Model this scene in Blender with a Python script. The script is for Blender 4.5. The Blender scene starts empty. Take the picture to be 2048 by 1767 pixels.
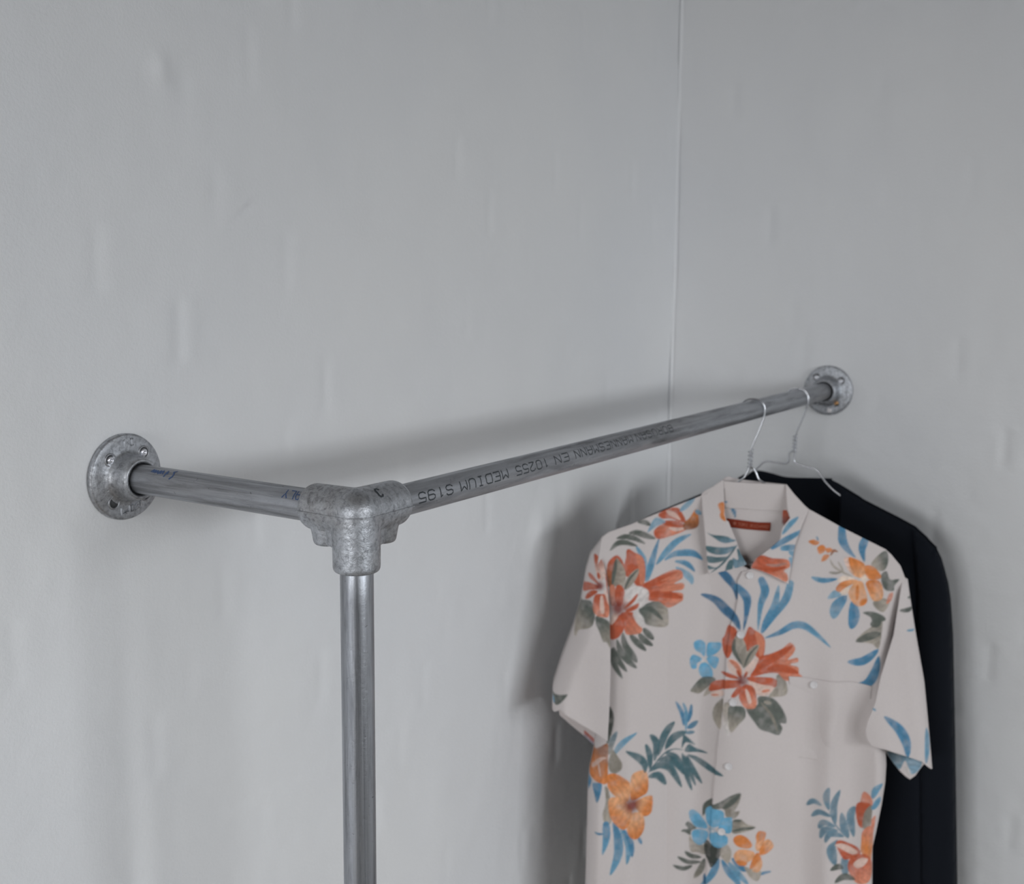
import bpy, bmesh, math, random
import numpy as np
from mathutils import Matrix, Vector

# ------------------------------------------------------------------ camera, world, light, exposure
scene = bpy.context.scene
COL = scene.collection
RAIL_X, BACK_Y = 0.2799, 1.1701           # rail axis from the left wall; back wall from the corner fitting
FLOOR_Z, CEIL_Z, RIGHT_X, REAR_Y = -1.46, 1.50, 5.0, -3.0

cam_data = bpy.data.cameras.new('camera')
cam_data.sensor_fit = 'HORIZONTAL'; cam_data.sensor_width = 36.0
cam_data.lens = 36.0 * 2362.1 / 2048
cam_data.clip_start = 0.02
cam = bpy.data.objects.new('camera', cam_data); COL.objects.link(cam)
_yaw, _pit, _rol = 0.5734, 0.1481, 0.0086
_f = Vector((-math.sin(_yaw) * math.cos(_pit), math.cos(_yaw) * math.cos(_pit), -math.sin(_pit)))
_r = Vector((math.cos(_yaw), math.sin(_yaw), 0)); _u = _r.cross(_f)
_r2 = _r * math.cos(_rol) + _u * math.sin(_rol); _u2 = _u * math.cos(_rol) - _r * math.sin(_rol)
cam.matrix_world = Matrix(((_r2.x, _u2.x, -_f.x, 0.8819), (_r2.y, _u2.y, -_f.y, -0.7050), (_r2.z, _u2.z, -_f.z, 0.1946), (0, 0, 0, 1)))
cam_data.dof.use_dof = True; cam_data.dof.focus_distance = 0.93; cam_data.dof.aperture_fstop = 10.0
scene.camera = cam

world = bpy.data.worlds.new('overcast_sky'); scene.world = world; world.use_nodes = True
world.node_tree.nodes['Background'].inputs[0].default_value = (0.80, 0.88, 1.0, 1)
world.node_tree.nodes['Background'].inputs[1].default_value = 0.6

# window openings (side wall: y0,y1,z0,z1 ; rear wall: x0,x1,z0,z1)
WIN_SIDE = (-2.50, 1.02, -0.30, 1.05)
FILL_OPENING = (0.12, 1.22, -1.00, 0.55)  # unseen opening added to let fill reach the back wall
def window_light(name, loc, rot, sx, sy, watts, color):
    l = bpy.data.lights.new(name, 'AREA'); l.shape = 'RECTANGLE'; l.size = sx; l.size_y = sy
    l.energy = watts; l.color = color
    o = bpy.data.objects.new(name, l); COL.objects.link(o); o.location = loc; o.rotation_euler = rot
    return o
# side sky panel and added rear fill panel; higher wall spots see less
SKY_SIDE = (-6.90, 2.75, 0.41, 2.41)      # y0, y1, z0, z1 at 6 m outside the side window
FILL_PANEL = (-0.25, 1.80, -0.05, 1.00)      # x0, x1, z0, z1 at 1.5 m outside the added rear opening
window_light('side_window_sky', (RIGHT_X + 6.0, (SKY_SIDE[0] + SKY_SIDE[1]) / 2, (SKY_SIDE[2] + SKY_SIDE[3]) / 2), (0, math.pi / 2, 0),
             SKY_SIDE[3] - SKY_SIDE[2], SKY_SIDE[1] - SKY_SIDE[0], 735, (0.945, 0.985, 1.02))
window_light('rear_fill', ((FILL_PANEL[0] + FILL_PANEL[1]) / 2, REAR_Y - 1.5, (FILL_PANEL[2] + FILL_PANEL[3]) / 2), (math.pi / 2, 0, 0),
             FILL_PANEL[1] - FILL_PANEL[0], FILL_PANEL[3] - FILL_PANEL[2], 134, (0.96, 0.98, 1.0))  # added fill lamp, brightens the back wall and shirt fronts
vs = scene.view_settings
vs.view_transform = 'Standard'; vs.look = 'None'; vs.gamma = 1.0; vs.use_curve_mapping = False; vs.exposure = 0.0

# ------------------------------------------------------------------ helpers
WORLD = {}                                  # matrices of the parents, known before any depsgraph update
def tag(o, label=None, cat=None, group=None, kind=None):
    for k, v in (('label', label), ('category', cat), ('group', group), ('kind', kind)):
        if v: o[k] = v
    return o
def empty(name, loc, rotz=0.0):
    o = bpy.data.objects.new(name, None); COL.objects.link(o); o.empty_display_size = 0.05
    M = Matrix.Translation(loc) @ Matrix.Rotation(rotz, 4, 'Z'); o.matrix_world = M; WORLD[o] = M
    return o
def link(name, me, mat, parent=None, M=None, smooth=True):
    """link a mesh; M is its world matrix"""
    o = bpy.data.objects.new(name, me); COL.objects.link(o)
    M = M or Matrix.Identity(4); WORLD[o] = M
    if parent is not None:
        o.parent = parent; o.matrix_basis = WORLD[parent].inverted() @ M
    else: o.matrix_world = M
    if mat is not None:
        me.materials.clear(); me.materials.append(mat)
    if smooth and len(me.polygons): me.polygons.foreach_set('use_smooth', np.ones(len(me.polygons), bool))
    return o
def mesh(name, v, f):
    me = bpy.data.meshes.new(name); me.from_pydata([tuple(p) for p in v], [], f); me.update(); return me
def mesh_np(name, V, Q):
    me = bpy.data.meshes.new(name); n, m = len(V), len(Q); k = Q.shape[1]
    me.vertices.add(n); me.vertices.foreach_set('co', np.ascontiguousarray(V, np.float32).ravel())
    me.loops.add(m * k); me.loops.foreach_set('vertex_index', np.ascontiguousarray(Q, np.int32).ravel())
    me.polygons.add(m); me.polygons.foreach_set('loop_start', np.arange(0, m * k, k, dtype=np.int32))
    me.update(calc_edges=True); me.validate(); return me
def axis_matrix(origin, direction):
    """local Z along direction"""
    return Matrix.Translation(origin) @ Vector(direction).to_track_quat('Z', 'Y').to_matrix().to_4x4()
def lathe(name, prof, seg=64, close=True):
    """revolve [(radius, z)...] about local Z"""
    V, F = [], []
    n = len(prof)
    for i in range(seg):
        a = 2 * math.pi * i / seg
        for r, z in prof: V.append((r * math.cos(a), r * math.sin(a), z))
    for i in range(seg):
        j = (i + 1) % seg
        for k in range(n - 1): F.append((i * n + k, j * n + k, j * n + k + 1, i * n + k + 1))
    me = mesh(name, V, F)
    bm = bmesh.new(); bm.from_mesh(me); bmesh.ops.remove_doubles(bm, verts=bm.verts, dist=1e-6)
    if close:
        bm.edges.ensure_lookup_table()
        ed = [e for e in bm.edges if e.is_boundary]
        if ed: bmesh.ops.holes_fill(bm, edges=ed)
    bmesh.ops.recalc_face_normals(bm, faces=bm.faces); bm.to_mesh(me); bm.free(); return me
def box_mesh(name, lo, hi, bevel=0.0):
    bm = bmesh.new(); bmesh.ops.create_cube(bm, size=1)
    for v in bm.verts: v.co = Vector([(lo[i] + hi[i]) / 2 + v.co[i] * (hi[i] - lo[i]) for i in range(3)])
    if bevel: bmesh.ops.bevel(bm, geom=bm.edges[:], offset=bevel, segments=2, affect='EDGES', profile=.5)
    me = bpy.data.meshes.new(name); bm.to_mesh(me); bm.free(); return me
def catmull(pts, n=8, closed=False):
    P = [np.array(p, float) for p in pts]; out = []
    m = len(P); rng = range(m if closed else m - 1)
    for i in rng:
        if closed: a, b, c, d = P[(i - 1) % m], P[i], P[(i + 1) % m], P[(i + 2) % m]
        else: a, b, c, d = P[max(i - 1, 0)], P[i], P[i + 1], P[min(i + 2, m - 1)]
        for k in range(n):
            t = k / n
            out.append(.5 * ((2 * b) + (-a + c) * t + (2 * a - 5 * b + 4 * c - d) * t * t + (-a + 3 * b - 3 * c + d) * t ** 3))
    if not closed: out.append(P[-1])
    return np.array(out)
def tube_mesh(name, pts, rad, seg=10):
    """round wire along 3D points"""
    P = np.array(pts, float); n = len(P); V, F = [], []
    T = np.gradient(P, axis=0); T /= np.linalg.norm(T, axis=1)[:, None] + 1e-12
    N = np.cross(T[0], (0.3, 1, 0.2)); N /= np.linalg.norm(N)
    for i in range(n):
        N = N - T[i] * (N @ T[i]); N /= np.linalg.norm(N) + 1e-12; B = np.cross(T[i], N)
        for k in range(seg):
            a = 2 * math.pi * k / seg; V.append(P[i] + rad * (math.cos(a) * N + math.sin(a) * B))
    for i in range(n - 1):
        for k in range(seg):
            l = (k + 1) % seg; F.append((i * seg + k, i * seg + l, (i + 1) * seg + l, (i + 1) * seg + k))
    F.append(tuple(range(seg))[::-1]); F.append(tuple((n - 1) * seg + k for k in range(seg)))
    return mesh(name, V, F)
def vnoise(x, y, cell, seed):
    """smooth value noise in -1..1"""
    rs = np.random.RandomState(seed); G = rs.uniform(-1, 1, (256, 256))
    a, b = x / cell + 1000, y / cell + 1000
    i, j = np.floor(a).astype(int), np.floor(b).astype(int); fx, fy = a - i, b - j
    fx = fx ** 3 * (fx * (6 * fx - 15) + 10); fy = fy ** 3 * (fy * (6 * fy - 15) + 10)
    g = lambda p, q: G[p % 256, q % 256]
    return (g(i, j) * (1 - fx) + g(i + 1, j) * fx) * (1 - fy) + (g(i, j + 1) * (1 - fx) + g(i + 1, j + 1) * fx) * fy

# ------------------------------------------------------------------ materials
def nodes_of(name):
    m = bpy.data.materials.new(name); m.use_nodes = True
    return m, m.node_tree.nodes, m.node_tree.links, m.node_tree.nodes['Principled BSDF']
def nd(N, t, **kw):
    n = N.new(t)
    for k, v in kw.items():
        if k in n.inputs: n.inputs[k].default_value = v
        else: setattr(n, k, v)
    return n
def ramp(N, stops):
    r = N.new('ShaderNodeValToRGB'); e = r.color_ramp.elements
    while len(e) < len(stops): e.new(.5)
    for i, (p, c) in enumerate(stops): e[i].position = p; e[i].color = (*c, 1) if len(c) == 3 else c
    return r
def mat_plain(name, col, rough=.6, metal=0.0, bump=None):
    m, N, K, B = nodes_of(name)
    B.inputs['Base Color'].default_value = (*col, 1); B.inputs['Roughness'].default_value = rough; B.inputs['Metallic'].default_value = metal
    tc = nd(N, 'ShaderNodeTexCoord')
    n = nd(N, 'ShaderNodeTexNoise', Scale=bump[0] if bump else 300.0, Detail=4.0); K.new(tc.outputs['Object'], n.inputs['Vector'])
    b = nd(N, 'ShaderNodeBump', Strength=bump[1] if bump else .05, Distance=.001); K.new(n.outputs['Fac'], b.inputs['Height']); K.new(b.outputs[0], B.inputs['Normal'])
    return m
def mat_wall():
    m, N, K, B = nodes_of('white_painted_masonry')
    tc = nd(N, 'ShaderNodeTexCoord')
    n1 = nd(N, 'ShaderNodeTexNoise', Scale=2.2, Detail=3.0); K.new(tc.outputs['Object'], n1.inputs['Vector'])
    r = ramp(N, [(.35, (.770, .775, .788)), (.65, (.800, .800, .802))]); K.new(n1.outputs['Fac'], r.inputs[0])
    K.new(r.outputs[0], B.inputs['Base Color']); B.inputs['Roughness'].default_value = .62
    n2 = nd(N, 'ShaderNodeTexNoise', Scale=330.0, Detail=3.0, Roughness=.6); K.new(tc.outputs['Object'], n2.inputs['Vector'])
    n3 = nd(N, 'ShaderNodeTexNoise', Scale=60.0, Detail=2.0); K.new(tc.outputs['Object'], n3.inputs['Vector'])
    b2 = nd(N, 'ShaderNodeBump', Strength=.50, Distance=.0008); K.new(n2.outputs['Fac'], b2.inputs['Height'])
    b3 = nd(N, 'ShaderNodeBump', Strength=.20, Distance=.002); K.new(n3.outputs['Fac'], b3.inputs['Height']); K.new(b2.outputs[0], b3.inputs['Normal'])
    K.new(b3.outputs[0], B.inputs['Normal'])
    return m
def mat_galv(name, along=1.0, seed=0.0, lo=.19, hi=.49, rough=(.50, .32), grain=.22, fine=110.0, spots=.30, streak=0.0):
    """galvanised steel: mottled grey zinc, dark specks, drawn streaks along local Z"""
    m, N, K, B = nodes_of(name)
    tc = nd(N, 'ShaderNodeTexCoord'); mp = nd(N, 'ShaderNodeMapping'); mp.inputs['Location'].default_value = (seed, seed * .7, seed * 1.3)
    mp.inputs['Scale'].default_value = (1, 1, along); K.new(tc.outputs['Object'], mp.inputs['Vector'])
    n1 = nd(N, 'ShaderNodeTexNoise', Scale=fine, Detail=6.0, Roughness=.68, Distortion=.4); K.new(mp.outputs[0], n1.inputs['Vector'])
    c = (.97, 1.0, 1.06)
    r1 = ramp(N, [(.28, tuple(lo * k for k in c)), (.50, tuple((lo * .35 + hi * .65) * k for k in c)), (.72, tuple(hi * k for k in c))]); K.new(n1.outputs['Fac'], r1.inputs[0])
    n2 = nd(N, 'ShaderNodeTexNoise', Scale=260.0, Detail=3.0, Roughness=.7); K.new(tc.outputs['Object'], n2.inputs['Vector'])
    r2 = ramp(N, [(spots - .04, (.26, .24, .22)), (spots + .05, (1, 1, 1))]); K.new(n2.outputs['Fac'], r2.inputs[0])
    n4 = nd(N, 'ShaderNodeTexNoise', Scale=24.0, Detail=3.0); K.new(mp.outputs[0], n4.inputs['Vector'])
    r4 = ramp(N, [(.30, (.70, .66, .62)), (.52, (1, 1, 1))]); K.new(n4.outputs['Fac'], r4.inputs[0])
    mx = nd(N, 'ShaderNodeMix', data_type='RGBA', blend_type='MULTIPLY'); mx.inputs[0].default_value = 1
    K.new(r1.outputs[0], mx.inputs[6]); K.new(r2.outputs[0], mx.inputs[7])
    mx2 = nd(N, 'ShaderNodeMix', data_type='RGBA', blend_type='MULTIPLY'); mx2.inputs[0].default_value = .8
    K.new(mx.outputs[2], mx2.inputs[6]); K.new(r4.outputs[0], mx2.inputs[7])
    mx3 = nd(N, 'ShaderNodeMix', data_type='RGBA', blend_type='MULTIPLY'); mx3.inputs[0].default_value = streak       # long draw marks along the pipe
    mq = nd(N, 'ShaderNodeMapping'); mq.inputs['Location'].default_value = (seed, 2 * seed, 0); mq.inputs['Scale'].default_value = (1, 1, .012); K.new(tc.outputs['Object'], mq.inputs['Vector'])
    n5 = nd(N, 'ShaderNodeTexNoise', Scale=150.0, Detail=4.0, Roughness=.6); K.new(mq.outputs[0], n5.inputs['Vector'])
    r5 = ramp(N, [(.36, (.40, .40, .41)), (.50, (.95, .95, .96)), (.64, (1.25, 1.26, 1.30))]); K.new(n5.outputs['Fac'], r5.inputs[0])
    K.new(mx2.outputs[2], mx3.inputs[6]); K.new(r5.outputs[0], mx3.inputs[7])
    K.new(mx3.outputs[2], B.inputs['Base Color']); B.inputs['Metallic'].default_value = .92
    r3 = ramp(N, [(.3, (rough[0],) * 3), (.7, (rough[1],) * 3)]); K.new(n1.outputs['Fac'], r3.inputs[0]); K.new(r3.outputs[0], B.inputs['Roughness'])
    b = nd(N, 'ShaderNodeBump', Strength=grain, Distance=.0008); K.new(n2.outputs['Fac'], b.inputs['Height']); K.new(b.outputs[0], B.inputs['Normal'])
    return m
def mat_cloth(name, attr=None, col=(.7, .68, .67), rough=.85, weave=.25, vary=.0):
    m, N, K, B = nodes_of(name)
    tc = nd(N, 'ShaderNodeTexCoord')
    n0 = nd(N, 'ShaderNodeTexNoise', Scale=700.0, Detail=2.0); K.new(tc.outputs['Object'], n0.inputs['Vector'])
    r0 = ramp(N, [(.3, (1 - vary,) * 3), (.7, (1 + vary,) * 3)]); K.new(n0.outputs['Fac'], r0.inputs[0])
    mx = nd(N, 'ShaderNodeMix', data_type='RGBA', blend_type='MULTIPLY'); mx.inputs[0].default_value = 1; K.new(r0.outputs[0], mx.inputs[7])
    if attr:
        a = nd(N, 'ShaderNodeAttribute', attribute_name=attr); K.new(a.outputs['Color'], mx.inputs[6])
    else: mx.inputs[6].default_value = (*col, 1)
    K.new(mx.outputs[2], B.inputs['Base Color']); B.inputs['Roughness'].default_value = rough
    B.inputs['Sheen Weight'].default_value = .02; B.inputs['Specular IOR Level'].default_value = .2
    w1 = nd(N, 'ShaderNodeTexWave', bands_direction='X', Scale=320.0); w2 = nd(N, 'ShaderNodeTexWave', bands_direction='Z', Scale=320.0)
    K.new(tc.outputs['Object'], w1.inputs['Vector']); K.new(tc.outputs['Object'], w2.inputs['Vector'])
    ad = nd(N, 'ShaderNodeMath', operation='ADD'); K.new(w1.outputs['Fac'], ad.inputs[0]); K.new(w2.outputs['Fac'], ad.inputs[1])
    b = nd(N, 'ShaderNodeBump', Strength=weave, Distance=.0002); K.new(ad.outputs[0], b.inputs['Height']); K.new(b.outputs[0], B.inputs['Normal'])
    return m
def mat_glass():
    m, N, K, B = nodes_of('window_glass'); N.remove(B)
    t = nd(N, 'ShaderNodeBsdfTransparent'); g = nd(N, 'ShaderNodeBsdfGlossy', Roughness=.02)
    fr = nd(N, 'ShaderNodeFresnel', IOR=1.45); mx = nd(N, 'ShaderNodeMixShader')
    K.new(fr.outputs[0], mx.inputs[0]); K.new(t.outputs[0], mx.inputs[1]); K.new(g.outputs[0], mx.inputs[2])
    K.new(mx.outputs[0], N['Material Output'].inputs['Surface']); return m
M_WALL = mat_wall()
M_GREY = mat_plain('grey_wall_paint', (.42, .41, .40), .8, bump=(200.0, .1))
M_CEIL = mat_plain('darkened_ceiling', (.40, .36, .32), .8, bump=(120.0, .1))  # kept darker than white to cut bounce onto the upper walls
M_FLOOR = mat_plain('pale_timber_floor', (.40, .36, .31), .5, bump=(40.0, .2))
M_FRAME = mat_plain('white_window_paint', (.78, .78, .77), .4)
M_GLASS = mat_glass()
M_PIPE = [mat_galv('galvanised_pipe_%d' % i, .10, 3.1 * i, spots=.285, streak=k, rough=(.54, .38)) for i, k in enumerate((.60, .30, .62))]
M_CAST = mat_galv('galvanised_casting', 1.0, 7.7, .22, .60, (.60, .45), .55, 240.0, spots=.275)
M_WIRE = mat_plain('zinc_plated_wire', (.62, .63, .66), .25, 1.0)
M_SCREW = mat_plain('zinc_screw', (.80, .80, .84), .30, .8)
M_BRASS = mat_plain('brass_screw', (.62, .36, .17), .35, .9)
M_INK = mat_plain('black_ink', (.035, .042, .048), .6)
M_HOLE_SHADE = mat_plain('screw_hole_shade', (.07, .072, .075), .7, .3)  # near-black colour stands in for shade inside the holes
M_BLUE = mat_plain('blue_marker_ink', (.045, .085, .20), .6)
M_PRINT = mat_cloth('printed_cotton', attr='print', vary=.03)
M_NAVY = mat_cloth('navy_black_cotton', col=(.0045, .0062, .0105), rough=.95, weave=.2)
M_LABEL = mat_cloth('red_woven_label', col=(.25, .040, .018), rough=.8)
M_LABELTXT = mat_plain('pale_label_thread', (.42, .13, .08), .8)
M_BUTTON = mat_plain('pearl_button', (.74, .71, .71), .18)

# ------------------------------------------------------------------ cloth relief functions
# ---- cloth relief: local u (across), w (towards the room), z (up, 0 = rail axis), metres
def sstep(a, b, x):
    t = np.clip((x - a) / (b - a), 0, 1); return t * t * (3 - 2 * t)
def pdist(u, z, pl):
    """distance of points to an open polyline [(u,z)...]"""
    best = np.full(np.shape(u), 1e9)
    for (x0, y0), (x1, y1) in zip(pl[:-1], pl[1:]):
        dx, dy = x1 - x0, y1 - y0; L2 = dx * dx + dy * dy + 1e-12
        t = np.clip(((u - x0) * dx + (z - y0) * dy) / L2, 0, 1)
        best = np.minimum(best, np.hypot(u - x0 - t * dx, z - y0 - t * dy))
    return best
def below(u, z):
    return sstep(0, 1, (-z - .125 - .40 * np.abs(u)) / .24)
# vertical drape folds: amplitude, u at z=-.5, du/dz, sigma left, sigma right, z fade in, z fade out
FOLDS = [(-.0090, -.104, -.02, .030, .046, -.26, -.42), (.0050, -.155, -.03, .016, .016, -.30, -.50),
         (.0055, -.020, .06, .040, .050, -.30, -.50), (-.0060, .090, -.04, .022, .030, -.24, -.36),
         (-.0035, .152, .02, .018, .024, -.33, -.42), (.0050, .122, -.02, .016, .018, -.30, -.42),
         (-.0060, .060, .05, .026, .034, -.50, -.62), (.0040, .190, .0, .016, .02, -.30, -.45),
         (-.0045, -.060, .05, .016, .022, -.22, -.27)]
def folds(u, z):
    r = 0
    for A, u0, k, sl, sr, za, zb in FOLDS:
        x = u - (u0 + k * (z + .5))
        q = np.abs(x) / np.where(x < 0, sl, sr)
        r = r + 1.4 * A * np.exp(-(q if A < -.0082 else q * q)) * sstep(-za, -zb, -z)     # the deepest fold is a crisp crease
    return r + .0012 * np.sin(61 * u + 9 * z) * below(u, z) + .0010 * np.sin(27 * z + 40 * u + 1) * below(u, z)
def rollq(u, z, rims, R):
    q = 1.0
    for rim in rims:
        t = np.clip(pdist(u, z, rim) / R, 0, 1)
        q = q * np.sqrt(np.clip(1 - (1 - t) ** 2, 0, 1))
    return q
def base(u, z):
    return .012 + .026 * below(u, z) + .032 * sstep(-.05, -.19, u) * sstep(-.13, -.24, z)     # the wall side swings forward
def w_front(u, z, rims):
    return (base(u, z) + folds(u, z)) * rollq(u, z, rims, .022)
def w_front_over(u, z, rims):
    return w_front(u, z, rims) + .0022
def w_back(u, z, rims):
    neck = sstep(.085, .045, np.abs(u - .012)) * sstep(-.27, -.20, z)
    return -(.010 + .020 * below(u, z)) * rollq(u, z, rims, .03) * (1 - neck) + .0015 * neck
def w_sleeve(u, z, rims):
    t = sstep(-.2, -.46, z)
    return (base(u, z) + .004 + .010 * t + .006 * sstep(-.20, -.40, z) * (u < 0) + .004 * np.sin(70 * u + 12 * z) * t) * rollq(u, z, rims, .028) + .0015
def w_sleeve_back(u, z, rims):
    return -(.010 + .016 * sstep(-.2, -.46, z)) * rollq(u, z, rims, .03)
def w_collar(u, z, rims):
    s = sstep(-.098, -.155, z)
    return .008 * (1 - s) + (base(u, z) + .0080 + .004 * np.exp(-((z + .17) / .03) ** 2)) * s
def w_stand(u, z, rims):
    return .0050 + .004 * ((u - .01) / .06) ** 2 - .002 * sstep(-.10, -.15, z)
def w_fall(u, z, rims):
    return -.008 + 0 * u
def w_pocket(u, z, rims):
    v = .0030 * np.exp(-(((u - .125) - (z + .42) * .35) / .016) ** 2) - .0045 * np.exp(-(((u - .085) + (z + .43) * .55) / .014) ** 2)
    lip = .0016 * sstep(-.400, -.375, z)
    return w_front(u, z, rims) + .0020 + lip + v * sstep(-.37, -.40, z) * sstep(-.50, -.47, z)
def w_label(u, z, rims):
    return w_back(u, z, rims) + .0022 + 0 * u
WF = dict(front=w_front, over=w_front_over, back=w_back, sleeve=w_sleeve, sleeveback=w_sleeve_back,
          collar=w_collar, stand=w_stand, fall=w_fall, pocket=w_pocket, label=w_label)

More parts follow.
